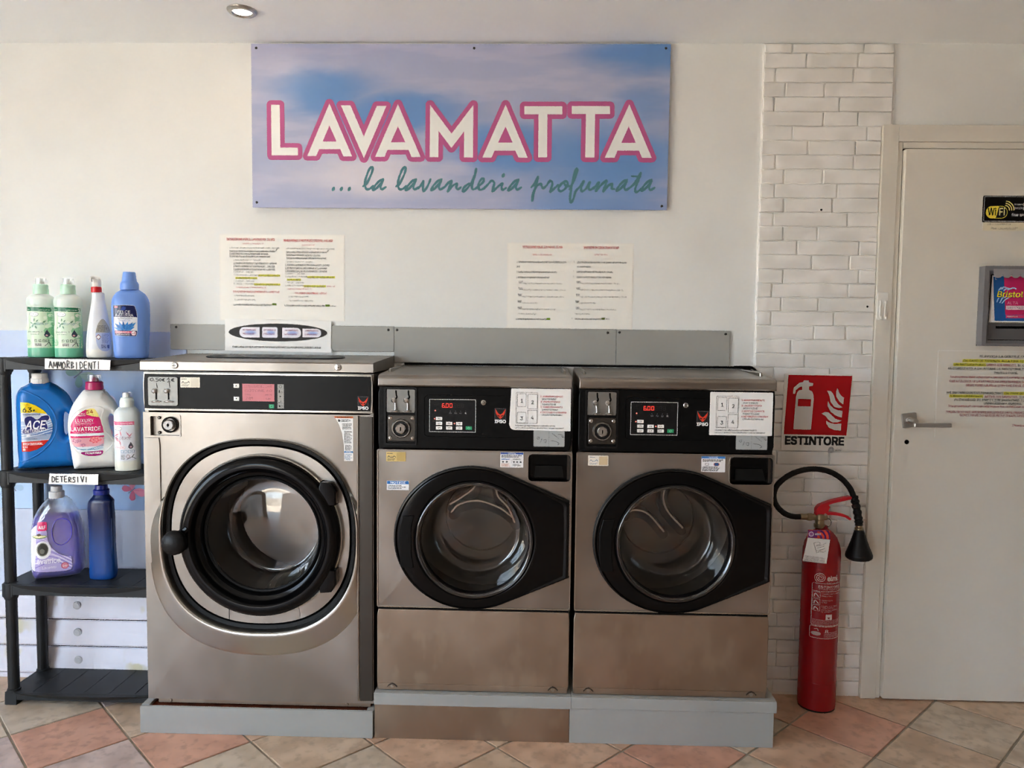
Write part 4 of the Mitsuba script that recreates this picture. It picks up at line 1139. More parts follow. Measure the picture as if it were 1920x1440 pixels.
strip('paper strip lettered AMMORBIDENTI on the top shelf', ((-1.7605, 1.3035), (-1.519, 1.301), (-1.5225, 1.2655), (-1.7615, 1.265)), 0, hand('AMMORBIDENTI', -1.745, -1.552, 1.2695, .0245, -.010), .0027)
strip('paper strip lettered DETERSIVI on the second shelf', ((-1.754, .8845), (-1.5735, .8845), (-1.5755, .8455), (-1.759, .8455)), 0, hand('DETERSIVI', -1.746, -1.608, .8535, .0195, .012), .0028)

# ------------------------------------------------------------------ top shelf: softeners
def green_bottle(x0, label):
    t = thing('softener_bottle', label, 'bottle', 'green softener bottles on the top shelf')
    U = Units(x0, 303, LEV[0], 1280, 2.618e-4)
    yc = -.128
    k = 2.618e-4
    body, fr = spun([(.0, .040), (.003, .0455), (.012, .047), (.11, .047), (.122, .0455), (.185, .0455), (.195, .0475), (.215, .0475), (.226, .043), (.234, .033), (.238, .0265)], x0, yc, LEV[0], 2.3, .78)
    z = body.vertices[:, 2] - LEV[0]
    w = np.clip((z - .062) / .16, 0, 1)[:, None]
    col = (1 - w) * np.array(lin('#6fc09c')) + w * np.array(lin('#dfe9e2'))
    obj('body', body, 'gloss_print', t, True, color=col)
    obj('collar', lathe([(.026, 0), (.0265, .004), (.0255, .006), (.0262, .018), (.0245, .021), (.0252, .034), (.022, .037), (.0005, .037)], 'z', (x0 + .001, yc, LEV[0] + .237), 32), 'green_frost', t, smooth=35)
    obj('spout', cat(lathe([(.0135, 0), (.0135, .012), (.010, .020), (.006, .023), (.0005, .0235)], 'z', (x0 - .001, yc, LEV[0] + .272), 28)), 'frosted', t, smooth=40)
    obj('cup', lathe([(.0185, 0), (.0185, .0225)], 'z', (x0 + .002, yc, LEV[0] + .273), 28), 'clear', t)
    A = Art()
    r = np.random.default_rng(4)
    A.poly(U.pts([(133, 565), (475, 570), (485, 1145), (128, 1145)]), '#cfe3c9', 0)
    A.poly(U.pts([(133, 625), (210, 625), (190, 800), (150, 1000), (215, 1100), (210, 1145), (128, 1145)]), '#d9ecd2', 1)
    A.poly(U.pts([(420, 640), (475, 640), (482, 1010), (420, 1010), (380, 900), (430, 800)]), '#8fc79a', 1)
    for q in range(9):
        c = U(r.uniform(170, 460), r.uniform(650, 1000)); A.oval(*c, .006, .006, '#e3efdc', 2, 14)
    A.poly(U.pts([(133, 562), (475, 568), (475, 628), (133, 618)]), '#1c6b49', 2)
    A.text('Igienizzante', *U(318, 612), .0055, '#d8efe0', .035, 'l', False, 3); A.text('Linea', *U(150, 606), .0055, '#d8efe0', .012, 'l', False, 3)
    A.oval(*U(258, 665), .0165, .0085, '#8a8f8c', 3); A.oval(*U(258, 664), .0148, .0070, '#f4f7f4', 4); A.text('armonia', *U(258, 670), .004, '#3d6b55', .020, 'c', False, 5)
    for (X, Y, a, L) in ((262, 745, 1.4, 50), (240, 830, -1.9, 60), (285, 850, -1.1, 55), (225, 790, 2.6, 48), (300, 760, .8, 48), (270, 800, .3, 60), (390, 770, .7, 55), (205, 855, -2.3, 40)):
        p = np.array(U(X, Y)); d = np.array([math.cos(a), math.sin(a)]) * L * k; m = np.array([-d[1], d[0]]) * .22
        A.poly([p - d / 2, p + m, p + d / 2, p - m], '#5f8a6b', 4)
    A.text('Bianco', *U(285, 815), .010, '#6f9aa0', .036, 'l', False, 5, .25)
    A.text('AMMORBIDENTE', *U(268, 925), .0045, '#3a5a48', .052, 'c', False, 4); A.text('concentrato', *U(268, 955), .004, '#3a5a48', .036, 'c', False, 4)
    p = U(420, 945)
    A.poly([(p[0] + .0085 * math.cos(a), p[1] - .003 + .0085 * math.sin(a)) for a in np.linspace(2.6, 6.82, 16)] + [(p[0], p[1] + .016)], '#2d3a4a', 4)
    A.oval(p[0] - .001, p[1] - .005, .004, .0035, '#d8a8b0', 5, 12)
    for i, X in enumerate((262, 318, 368, 408)):
        A.frame(*U(X, 1058), *U(X + 32, 1024), .0014, '#1d3b2c', 4)
    A.rect(*U(255, 1130), *U(420, 1070), '#e8efe0', 4)
    for i in range(9):
        A.rect(*U(268 + i * 9.5, 1118), *U(273 + i * 9.5 + (i % 3), 1078), '#5d5f55', 5)
    A.stroke([U(395, 1115), U(440, 1062), U(455, 1115)], .0018, '#2a3a30', 5, 1)
    for i in range(5):
        A.rect(*U(135, 1035 + i * 18), *U(215 - abs(i - 2) * 8, 1029 + i * 18), '#4fae72', 3)
    A.put('label', t, conform(fr), .006, 'gloss_print', True)
    turn(t, x0, yc, 12)


green_bottle(-1.856, 'leftmost green softener bottle on the top shelf')
green_bottle(-1.752, 'green softener bottle between its twin and the red-collared spray bottle')

t = thing('spray_bottle', 'translucent white bottle with a red collar on the top shelf', 'bottle')
xs_, yc, k = -1.6315, -.135, 2.618e-4
body, fr = spun([(0, .036), (.003, .042), (.012, .0445), (.035, .0445), (.08, .042), (.13, .036), (.18, .0275), (.22, .0215), (.240, .0205), (.246, .0175)], xs_, yc, LEV[0], 2.1, .72)
z = body.vertices[:, 2] - LEV[0]
w = np.clip((z - .030) / .006, 0, 1)[:, None]
obj('body', body, 'gloss_print', t, True, color=(1 - w) * np.array(lin('#eceadf')) + w * np.array(lin('#dcdfe2')))
obj('collar', lathe([(.0175, 0), (.018, .002), (.018, .019), (.0165, .021), (.0005, .021)], 'z', (xs_ - .006, yc, LEV[0] + .245), 32), 'red_plastic', t, smooth=35, label='red collar')
nz = []
for h, a, x in ((.264, .0145, -.005), (.278, .0155, -.005), (.290, .0165, -.006), (.298, .0155, -.008), (.304, .0125, -.011), (.306, .006, -.013)):
    P = sell(0, 0, a, a * .75, 2.4, 28); nz.append(np.c_[xs_ + x + P[:, 0], yc + P[:, 1], np.full(28, LEV[0] + h)])
obj('nozzle', cat(loft(nz), tube([(xs_ - .012, yc - .01, LEV[0] + .300), (xs_ - .020, yc - .018, LEV[0] + .297), (xs_ - .020, yc - .019, LEV[0] + .283)], .004, 10)), 'white_plastic', t, smooth=40)
A = Art()
U = Units(xs_, 1125, LEV[0], 1300, k)
P = closed(U.pts([(1190, 742), (1235, 800), (1268, 900), (1280, 1010), (1275, 1120), (1250, 1190), (1195, 1200), (1145, 1170), (1110, 1100), (1097, 980), (1105, 890), (1140, 790)]))
A.poly(P, '#b9c4dc', 0); A.poly(P.intersection(sbox(U(1000, 0)[0], U(0, 938)[1], U(1400, 0)[0], U(0, 700)[1])), '#a9a697', 1)
q = np.array(U(1132, 1000)); A.poly([q + (0, .0105), q + (.0095, 0), q - (0, .0105), q - (.0095, 0)], '#7b3a3e', 2); A.poly([q + (0, .008), q + (.007, 0), q - (0, .008), q - (.007, 0)], '#e6e4e4', 3)
r = np.random.default_rng(9)
tiny_lines(A, U(1120, 0)[0], U(1255, 0)[0], U(0, 830)[1], U(0, 925)[1], 6, '#77756c', r, 2); tiny_lines(A, U(1175, 0)[0], U(1268, 0)[0], U(0, 950)[1], U(0, 1090)[1], 9, '#8794bb', r, 2)
for i in range(7):
    A.rect(*U(1165 + i * 9, 1160), *U(1169 + i * 9, 1108), '#4c5a94', 3)
A.rect(*U(1238, 1160), *U(1262, 1110), '#55648f', 3)
A.put('label', t, conform(fr), .006, 'gloss_print', True)
turn(t, xs_, yc, 22)

t = thing('softener_jug', 'large cornflower blue softener bottle on the top shelf', 'bottle')
U = Units(-1.5140, 1560, LEV[0], 1300, k)
xb, yc = -1.5125, -.128
body, fr = spun([(0, .050), (.003, .056), (.015, .059), (.05, .0605), (.10, .0635), (.15, .0650), (.20, .0648), (.225, .060), (.243, .049), (.252, .037), (.256, .032)], xb, yc, LEV[0], 2.6, .66)
obj('body', body, 'pale_blue_plastic', t, smooth=40)
obj('cap', lathe([(.0315, 0), (.032, .003), (.032, .020), (.0305, .026), (.0265, .031), (.0255, .033), (.0215, .064), (.0195, .0665), (.0005, .0665)], 'z', (xb - .003, yc, LEV[0] + .256), 40), 'pale_blue_plastic', t, smooth=30)
A = Art()
lab = closed(U.pts([(1350, 560), (1365, 547), (1600, 545), (1640, 590), (1660, 700), (1655, 930), (1640, 970), (1620, 982), (1390, 975), (1365, 955), (1352, 760)]), 4)
A.poly(lab, '#e6e8ee', 0); A.poly(lab.difference(lab.buffer(-.0011)), '#cfd6ea', 4)
bb = lambda Ya, Yb: sbox(U(1300, 0)[0], U(0, Yb)[1], U(1700, 0)[0], U(0, Ya)[1])
A.poly(lab.buffer(-.0011).intersection(bb(500, 712)), '#141c4c', 1); A.poly(lab.buffer(-.0011).intersection(bb(905, 1000)), '#1a2258', 1)
A.rect(*U(1365, 585), *U(1410, 560), '#d97a8a', 2); A.poly(U.pts([(1440, 615), (1475, 560), (1515, 575), (1510, 610), (1470, 620)]), '#2e4a9a', 2)
A.text('FELCE', *U(1487, 660), .0105, '#ffffff', .042, 'c', False, 2); A.text('AZZURRA', *U(1492, 703), .0100, '#ffffff', .060, 'c', False, 2)
A.text('AMMORBIDENTE', *U(1500, 738), .0035, '#5a6078', .050, 'c'); A.text('Classico', *U(1490, 772), .0075, '#5a74b4', .040, 'c', False, 2)
for (X, Y, X2, Y2, c) in ((1480, 905, 1365, 800, '#2f74bd'), (1480, 905, 1420, 775, '#3f86cc'), (1490, 905, 1475, 770, '#2a68b0'), (1495, 905, 1540, 775, '#3f86cc'), (1500, 905, 1600, 785, '#2f74bd'), (1500, 905, 1640, 790, '#4a90d2'), (1480, 905, 1355, 860, '#4a90d2'), (1500, 905, 1625, 850, '#3a7fc6')):
    a, b = np.array(U(X, Y)), np.array(U(X2, Y2)); m = np.array([-(b - a)[1], (b - a)[0]]) * .16
    A.poly([a, (a + b) / 2 + m, b, (a + b) / 2 - m], c, 2)
A.rrect(*U(1370, 940), *U(1585, 912), .002, '#d4607e', 2); A.text('FRESCHEZZA', *U(1378, 935), .0045, '#ffffff', .046, 'l', True, 3); A.text('CONCENTRATO', *U(1385, 965), .0045, '#ffffff', .046, 'l', True, 3)
A.oval(*U(1608, 940), .0085, .0085, '#e9b7c2', 3); A.oval(*U(1608, 940), .0068, .0068, '#ffffff', 4); A.text('40', *U(1608, 953), .007, '#b03060', None, 'c', True, 5)
A.put('label', t, conform(fr), .006, 'gloss_print', True)
turn(t, xb, yc, 24)

# ------------------------------------------------------------------ second shelf: detergents
t = thing('detergent_jug', 'big blue detergent jug with a white cap on the second shelf', 'bottle')
k = 2.66e-4
U = Units(-1.936, 165, LEV[1], 1325, k)
outl = U.pts([(345, 110), (290, 150), (220, 190), (175, 280), (165, 400), (165, 700), (180, 1150), (170, 1290), (210, 1322), (860, 1324), (895, 1290), (900, 1180), (893, 800), (890, 600), (880, 500), (850, 390), (790, 270), (700, 180), (620, 125), (570, 108)])
hole = closed(U.pts([(765, 540), (798, 580), (808, 690), (800, 800), (770, 868), (745, 830), (738, 700), (745, 575)]), 4)
sil = Polygon(catmull(outl + [outl[0]], 4)).buffer(.004).buffer(-.004).difference(hole)
JT, JR, yj = .052, .040, -.138
obj('body', puff(sil, yj, JT, JR), 'blue_plastic', t, True)
raised = closed(U.pts([(250, 215), (380, 260), (520, 360), (620, 500), (665, 680), (640, 850), (560, 990), (430, 1110), (300, 1180), (200, 1195), (190, 900), (185, 500), (195, 300)]), 4)
fj = puff_front(sil, yj, JT, JR)
rp = raised.boundary.buffer(.0022)
obj('ridge', tube([(x, float(fj(np.array([x]), np.array([z]))[0]) + .0004, z) for x, z in np.array(raised.exterior.coords)[::2]], .0028, 8, 1), 'blue_plastic', t, smooth=50)
cx, cz = U(457, 110)
nr = 64
def ribbed(r0, h0, h1):
    a = np.arange(nr) * 2 * PI / nr
    rr_ = r0 + .0007 * (np.arange(nr) % 2)
    rings = [np.c_[cx + rr_ * q * np.cos(a), yj + rr_ * q * np.sin(a), np.full(nr, cz + h)] for h, q in ((h0, 1), (h1 - .002, 1), (h1, .95))]
    return loft(rings)
obj('cap', cat(ribbed(.0290, -.004, .015), ribbed(.0258, .015, .034)), 'white_plastic', t, smooth=False)
A = Art()
lab = Polygon(U.pts([(237, 375), (320, 378), (420, 420), (520, 500), (585, 590), (618, 700), (612, 800), (575, 900), (500, 990), (420, 1040), (340, 1065), (237, 1065)])).buffer(.002).buffer(-.002)
bb = lambda Ya, Yb: sbox(U(100, 0)[0], U(0, Yb)[1], U(800, 0)[0], U(0, Ya)[1])
A.poly(lab, '#c6d0de', 0); A.poly(lab.intersection(Polygon(U.pts([(200, 300), (800, 300), (800, 560), (560, 545), (400, 520), (230, 522)]))), '#f4d51c', 1)
A.poly(lab.intersection(bb(640, 720)), '#8fa6c6', 1); A.poly(lab.intersection(bb(720, 830)), '#5d7fb4', 1); A.poly(lab.intersection(bb(830, 905)), '#9aaac4', 1)
for i in range(6):
    A.poly(lab.intersection(LineString(U.pts([(240, 700 + i * 34), (420, 690 + i * 30), (620, 610 + i * 34)])).buffer(.0012)), '#e2e9f2', 2)
A.poly(lab.intersection(Polygon(U.pts([(200, 930), (560, 910), (650, 890), (650, 1100), (200, 1100)]))), '#cc2a25', 1)
A.text('NUOVA FORMULA', *U(262, 412), .0035, '#8a6a10', .022, 'l'); A.text('63', *U(262, 512), .0165, '#111111', .030, 'l', True); A.oval(*U(398, 490), .0035, .0035, '#333333', 2, 12); A.text('MISURINI', *U(378, 515), .0034, '#222222', .018)
A.text('IGIENIZZA E SMACCHIA', *U(262, 556), .0048, '#1d3a78', .056, 'l', True, 3)
heart = closed(U.pts([(430, 620), (360, 570), (290, 595), (285, 660), (300, 720), (255, 770), (270, 810), (420, 790), (545, 760), (550, 700), (535, 660), (580, 610), (560, 565), (490, 575)]), 5)
A.poly(heart.buffer(.0016), '#dfe4f0', 3); A.poly(heart, '#2a2f6e', 4)
A.text('ACE', *U(285, 748), .030, '#ffffff', .062, 'l', True, 5, .22); A.text('DETERSIVO', *U(283, 802), .0105, '#ffffff', .066, 'l', True, 5, .15, .09)
A.text('IGIENIZZANTE', *U(355, 850), .0055, '#6d7da0', .050, 'l'); A.oval(*U(325, 845), .006, .005, '#e7ecf6', 3, 14); A.text('Con bleach', *U(315, 895), .0045, '#3a4a70', .030, 'l', False, 3, .2)
A.text('Bianchi e Colorati', *U(290, 926), .0045, '#f2f2f2', .046, 'l', False, 3); A.text('PROFESSIONAL', *U(255, 975), .0085, '#ffffff', .064, 'l', True, 3); A.text('5 litri', *U(252, 1008), .0045, '#ffffff', .016, 'l', True, 3)
A.rect(*U(252, 1050), *U(285, 1020), '#e9a8a0', 3)
A.put('label', t, conform(lambda u, v: fj(u, v) - .0012), .007, 'gloss_print', True)
turn(t, -1.838, yj, 28)

t = thing('detergent_jug', 'white detergent jug with a magenta cap and label on the second shelf', 'bottle')
U = Units(-1.7430, 868, LEV[1], 1350, k)
outl = U.pts([(1095, 222), (1060, 250), (1000, 330), (930, 450), (885, 580), (868, 720), (872, 820), (890, 1000), (915, 1220), (935, 1330), (980, 1349), (1480, 1349), (1530, 1330), (1535, 1200), (1555, 950), (1560, 760), (1548, 620), (1520, 520), (1470, 410), (1400, 310), (1350, 245), (1325, 222)])
hole = closed(U.pts([(1395, 578), (1430, 590), (1470, 660), (1500, 780), (1500, 880), (1460, 925), (1425, 905), (1400, 800), (1375, 660)]), 4)
sil = Polygon(catmull(outl + [outl[0]], 4)).buffer(.004).buffer(-.004).difference(hole)
obj('body', puff(sil, yj, .050, .042), 'milk_plastic', t, True)
fj2 = puff_front(sil, yj, .050, .042)
rim_ = closed(U.pts([(1150, 450), (1050, 480), (950, 570), (895, 700), (890, 850), (930, 1000), (1020, 1110), (1150, 1160), (1280, 1140), (1380, 1060), (1440, 960), (1330, 800), (1290, 620), (1330, 500), (1260, 455)]), 4)
obj('ridge', tube([(x, float(fj2(np.array([x]), np.array([z]))[0]) + .0006, z) for x, z in np.array(rim_.exterior.coords)[::2]], .0024, 8, 1), 'milk_plastic', t, smooth=50)
cx, cz = U(1210, 222)
obj('cap', lathe([(.0305, 0), (.031, .014), (.0295, .0165), (.0300, .027), (.026, .031), (.018, .032), (.014, .040), (.009, .046), (.0005, .047)], 'z', (cx, yj, cz - .002), 40), 'magenta_plastic', t, smooth=35)
obj('measuring_cup', lathe([(.0235, .028), (.0225, .054), (.0005, .0545)], 'z', (cx, yj, cz), 36), 'clear', t, smooth=30)
A = Art()
lab = closed(U.pts([(1180, 480), (1080, 510), (980, 600), (925, 700), (908, 830), (925, 950), (990, 1070), (1080, 1130), (1180, 1150), (1290, 1135), (1312, 1060), (1325, 900), (1310, 740), (1280, 630), (1230, 510)]), 4)
bb = lambda Ya, Yb: sbox(U(800, 0)[0], U(0, Yb)[1], U(1500, 0)[0], U(0, Ya)[1])
A.poly(lab, '#e9edf2', 0); A.poly(lab.intersection(bb(400, 830)), '#d3246b', 1); A.poly(lab.intersection(bb(866, 890)), '#d3246b', 1); A.poly(lab.intersection(bb(890, 1015)), '#e8a9b2', 1)
A.poly(lab.intersection(Polygon(U.pts([(1120, 480), (1300, 480), (1300, 610), (1180, 590), (1110, 560)]))), '#f7e68a', 2)
A.text('54', *U(1115, 550), .0125, '#b3541e', .022, 'l', True, 3); A.text('MISURINI', *U(1135, 580), .003, '#8a6a20', .019, 'l', False, 3)
A.text('NUOVA', *U(1015, 560), .0045, '#ffffff', .022, 'l', True, 3); A.text('FORMULA', *U(985, 585), .0048, '#ffffff', .032, 'l', True, 3)
A.text('LUXURY', *U(1090, 670), .0125, '#ffffff', .060, 'c', False, 3); A.rect(*U(975, 690), *U(1205, 685), '#ffffff', 3); A.text('Fiori e Cotone', *U(1085, 715), .0048, '#f7d2e0', .046, 'c', False, 3, .2)
A.text('LAVATRICE', *U(1100, 793), .0145, '#ffffff', .098, 'c', True, 3); A.text('PROFUMO DEL PULITO', *U(1095, 823), .0036, '#f9dbe6', .066, 'c', False, 3)
r = np.random.default_rng(13)
for (X, Y, R, n_, c) in ((1215, 925, 85, 17, ('#ee7f86', '#e2656f', '#f5a0a4')), (985, 930, 65, 13, ('#c98aa0', '#b9728c', '#d9a5b5')), (1060, 990, 45, 11, ('#c98aa0', '#e2a0b0', '#b9728c'))):
    for q in range(n_ * 2):
        a = q * 2.4; rad = R * k * (1 - q / (n_ * 2.4)); p = np.array(U(X, Y)); d = np.array([math.cos(a), math.sin(a) * .75]); m = np.array([-d[1], d[0]])
        A.poly(Polygon([p, p + d * rad * .7 + m * rad * .28, p + d * rad, p + d * rad * .7 - m * rad * .28]).intersection(lab), c[q % 3], 2 + q * .06)
for q in range(5):
    A.poly(LineString(catmull(U.pts([(950 + q * 10, 1000 + q * 12), (1060, 1060 - q * 3), (1200, 1030 + q * 9), (1320, 985 + q * 14)]), 5)).buffer(.0007).intersection(lab), ('#8fb6cc', '#6f96b4')[q % 2], 4)
A.poly(lab.intersection(Polygon(U.pts([(1040, 1090), (1330, 1075), (1330, 1170), (1040, 1170)]))), '#9c1d70', 4); A.text('PRIMAVERA', *U(1090, 1122), .0075, '#ffffff', .053, 'l', True, 5)
A.put('label', t, conform(lambda u, v: fj2(u, v) - .0006), .007, 'gloss_print', True)
turn(t, -1.650, yj, 27)

t = thing('detergent_bottle', 'small translucent white bottle with a pink-banded label on the second shelf', 'bottle')
xw, yc = -1.5150, -.165
U = Units(xw, 1672, LEV[1], 1362, k)
body, fr = spun([(0, .038), (.003, .0425), (.012, .0440), (.12, .0440), (.19, .0445), (.212, .0440), (.226, .038), (.235, .029), (.240, .0245)], xw, yc, LEV[1], 2.3, .78)
z = body.vertices[:, 2] - LEV[1]
w = np.clip((z - .040) / .008, 0, 1)[:, None]
obj('body', body, 'gloss_print', t, True, color=(1 - w) * np.array(lin('#e6e6d8')) + w * np.array(lin('#d3dad9')))
obj('collar', lathe([(.0245, 0), (.0245, .024), (.022, .026), (.0218, .032), (.018, .035), (.0005, .035)], 'z', (xw, yc, LEV[1] + .238), 32), 'frosted', t, smooth=35)
obj('spout', lathe([(.0125, 0), (.0125, .012), (.009, .018), (.0005, .0185)], 'z', (xw - .002, yc, LEV[1] + .270), 26), 'frosted', t, smooth=40)
obj('cup', lathe([(.0165, 0), (.0165, .020)], 'z', (xw + .001, yc, LEV[1] + .272), 26), 'clear', t)
A = Art()
A.poly(U.pts([(1503, 665), (1772, 668), (1790, 1215), (1535, 1215)]), '#dcdfe6', 0); A.poly(U.pts([(1503, 665), (1772, 665), (1774, 714), (1505, 714)]), '#d9688c', 1)
A.text('Igienizzante', *U(1600, 702), .0055, '#ffe6ee', .042, 'l'); A.oval(*U(1572, 765), .0125, .0075, '#7c8288', 2); A.oval(*U(1572, 764), .011, .006, '#f2f4f5', 3); A.text('armonia', *U(1572, 771), .004, '#56606a', .016, 'c', False, 4)
for (X, Y, a) in ((1550, 850, .5), (1560, 930, -.6), (1590, 960, -1.3), (1690, 840, 2.2), (1720, 860, .9), (1545, 900, 2.6), (1600, 830, 1.8)):
    p = np.array(U(X, Y)); d = np.array([math.cos(a), math.sin(a)]) * .012; m = np.array([-d[1], d[0]]) * .2
    A.poly([p - d, p + m, p + d, p - m], '#cf8094', 2)
A.text('Cotone', *U(1535, 915), .0125, '#9a8590', .052, 'l', False, 3, .2)
A.rrect(*U(1530, 1048), *U(1655, 1010), .004, '#d9a6b0', 2); A.rrect(*U(1534, 1044), *U(1651, 1014), .003, '#f0e9ec', 3); A.text('detersivo liquido', *U(1592, 1034), .0036, '#b05068', .026, 'c', False, 4)
p = U(1725, 1005); A.poly([(p[0] + .0085 * math.cos(a), p[1] - .003 + .0085 * math.sin(a)) for a in np.linspace(2.6, 6.82, 16)] + [(p[0], p[1] + .014)], '#43404e', 2); A.oval(p[0], p[1] - .004, .0045, .0035, '#b48f9a', 3, 12)
for X in (1600, 1645, 1690, 1735):
    A.frame(*U(X, 1108), *U(X + 34, 1066), .0014, '#7e9cb4', 2)
for i in range(8):
    A.rect(*U(1600, 1130 + i * 9), *U(1645, 1134 + i * 9), '#4e555c', 2)
q = np.array(U(1688, 1155)); A.poly(Polygon([q + (0, .008), q + (.0075, 0), q - (0, .008), q - (.0075, 0)]).difference(Polygon([q + (0, .0062), q + (.0058, 0), q - (0, .0062), q - (.0058, 0)])), '#8d4a50', 2)
A.stroke([U(1675, 1195), U(1735, 1165), U(1765, 1125), U(1740, 1165), U(1785, 1192)], .0018, '#3c4046', 2, 1)
A.put('label', t, conform(fr), .006, 'gloss_print', True)
turn(t, xw, yc, 22)

# ------------------------------------------------------------------ third shelf
t = thing('detergent_jug', 'clear jug of purple liquid detergent on the third shelf', 'bottle')
k2 = 2.72e-4
U = Units(-1.899, 118, LEV[2], 1345, k2)
outl = U.pts([(350, 215), (300, 260), (220, 370), (155, 510), (130, 640), (122, 800), (118, 1050), (122, 1250), (160, 1330), (220, 1345), (640, 1340), (740, 1290), (775, 1200), (778, 900), (770, 720), (745, 570), (700, 420), (640, 290), (580, 225), (540, 208)])
sil = Polygon(catmull(outl + [outl[0]], 4)).buffer(.003).buffer(-.003)
obj('body', puff(sil, -.135, .052, .042), 'clear', t, True)
liq = sil.buffer(-.0022).intersection(sbox(-3, 0, 0, U(0, 440)[1]))
obj('liquid', puff(liq, -.135, .050, .040), 'purple_liquid', t, True, label='purple liquid')
fj3 = puff_front(sil, -.135, .052, .042)
grip = closed(U.pts([(500, 490), (440, 520), (400, 640), (420, 800), (500, 860), (580, 820), (635, 720), (620, 560), (570, 500)]), 4)
obj('grip_ridge', tube([(x, float(fj3(np.array([x]), np.array([z]))[0]) - .0003, z) for x, z in np.array(grip.exterior.coords)[::2]], .0016, 7, 1), 'purple_liquid', t, smooth=50)
cx, cz = U(445, 215)
obj('cap', lathe([(.0268, -.002), (.0268, .021), (.0255, .023), (.0200, .024), (.0195, .041), (.018, .043), (.0005, .043)], 'z', (cx, -.135, cz), 36), 'grey_cap', t, smooth=30)
A = Art()
lab = Polygon(catmull(U.pts([(142, 640), (180, 590), (230, 560), (330, 620), (345, 760), (390, 880), (480, 980), (570, 1022), (620, 1030), (630, 1100), (612, 1215), (400, 1225), (200, 1205), (135, 1160), (130, 900), (142, 640)]), 3)).buffer(0)
A.poly(lab, '#bfb2dd', 0)
for q in range(8):
    A.poly(LineString(catmull(U.pts([(130, 1190 - q * 60), (260, 1120 - q * 55), (420, 1080 - q * 30), (640, 1200 - q * 22)]), 4)).buffer(.0016).intersection(lab), ('#8f7fc6', '#e6def2')[q % 2], 1)
A.poly(lab.intersection(Polygon(U.pts([(100, 560), (215, 560), (205, 900), (180, 1200), (100, 1200)]))), '#efeaf6', 2)
A.rrect(*U(225, 640), *U(342, 515), .006, '#e0356f', 3); A.text('A&F', *U(283, 615), .0125, '#ffffff', .024, 'c', True, 4)
A.oval(*U(248, 722), .025, .0065, '#7f9a58', 3); A.oval(*U(248, 718), .022, .0045, '#e9e3b8', 4); A.poly(U.pts([(215, 690), (250, 672), (275, 700), (240, 712)]), '#4a3b28', 5)
A.oval(*U(285, 908), .027, .034, '#f4f3f6', 3); A.oval(*U(283, 900), .0195, .0260, '#8d8f84', 4); A.oval(*U(285, 900), .0165, .0225, '#3a3b36', 5); A.oval(*U(278, 925), .008, .010, '#77786e', 6)
A.text('Lavatrice', *U(170, 1098), .0185, '#f6f2fb', .088, 'l', True, 4); A.text('Lavanda', *U(270, 1175), .0100, '#f6f2fb', .046, 'l', False, 4, .2)
A.oval(*U(545, 1150), .0125, .0125, '#b43a5c', 3); A.oval(*U(545, 1150), .0105, .0105, '#d8849a', 4); A.text('100', *U(545, 1165), .007, '#ffffff', .014, 'c', True, 5)
A.put('label', t, conform(lambda u, v: fj3(u, v) - .0006), .007, 'gloss_print', True)
turn(t, -1.807, -.135, 26)

t = thing('detergent_bottle', 'dark blue detergent bottle with a blue cap beside the purple jug on the third shelf', 'bottle')
U = Units(-1.6270, 1058, LEV[2], 1368, k2)
xn, yc = -1.6290, -.145
rings = []
prof = [(0, -.047, .040), (.004, -.050, .045), (.02, -.051, .049), (.06, -.050, .049), (.12, -.050, .046), (.18, -.0485, .045), (.225, -.050, .045), (.255, -.052, .044), (.285, -.051, .042), (.300, -.046, .043), (.312, -.036, .034), (.322, -.030, .026), (.326, -.027, .025)]
Q = np.c_[catmull([(p[0], p[1]) for p in prof], 5), catmull([(p[0], p[2]) for p in prof], 5)[:, 1]]
for h, a, b in Q:
    P = sell((a + b) / 2, 0, (b - a) / 2, (b - a) / 2 * .62, 2.5, 44)
    rings.append(np.c_[xn + P[:, 0], yc + P[:, 1], np.full(44, LEV[2] + h)])
obj('body', loft(rings), 'navy_plastic', t, smooth=40)
obj('cap', lathe([(.0275, 0), (.0280, .003), (.0280, .016), (.026, .019), (.0225, .020), (.0215, .034), (.019, .036), (.0005, .036)], 'z', (xn - .002, yc, LEV[2] + .324), 36), 'dark_blue_cap', t, smooth=30)
obj('back_label', cat(bx(xn + .0405, xn + .0435, yc - .016, yc + .012, LEV[2] + .055, LEV[2] + .235, .001)), 'navy_plastic', t)
turn(t, xn, yc, 0)

# ================================================================== ON THE WALL
# shop sign: a thin printed board; its artwork is drawn in units of 1/493 m from its top left corner
SGX, SGZ, SGW, SGH = -1.0865, 2.503, 1.590, .6155


def sign_sky(p, n, uv):
    u, v = (p.x - SGX) / SGW, (SGZ - p.z) / SGH
    wob = 0.14 * (fbm(u * 5, v * 4, 0, 4) - 0.5)
    wob2 = 0.12 * (fbm(u * 9 + 5, v * 9, 3, 4) - 0.5)
    def blob(cx, cy, rx, ry):
        d = dr.sqrt(dr.square((u - cx + wob) / rx) + dr.square((v - cy + wob2) / ry))
        return sstep(1.0, 0.25, d)
    b = dr.maximum(blob(.19, .30, .17, .24), dr.maximum(blob(.36, .42, .26, .20), blob(.62, .64, .24, .26)))
    b = dr.maximum(b, dr.maximum(blob(.95, .06, .20, .18), dr.maximum(blob(.84, .70, .34, .36), 0.7 * blob(.95, .36, .14, .20))))
    b = dr.maximum(b, 0.8 * blob(.86, .96, .30, .34))
    c = mix(lin('#a9b1d0'), lin('#6a94cc'), b)
    c = mix(c, lin('#c6c5dc'), 0.45 * sstep(.45, .75, fbm(u * 6 + 2, v * 12, 8, 4)) * (1 - b))
    c = mix(c, lin('#dcd8e2'), 0.8 * blob(.27, .80, .28, .20) * (1 - 0.6 * b))
    return mix(c, lin('#6b93c9'), 0.5 * blob(.14, .22, .08, .10))


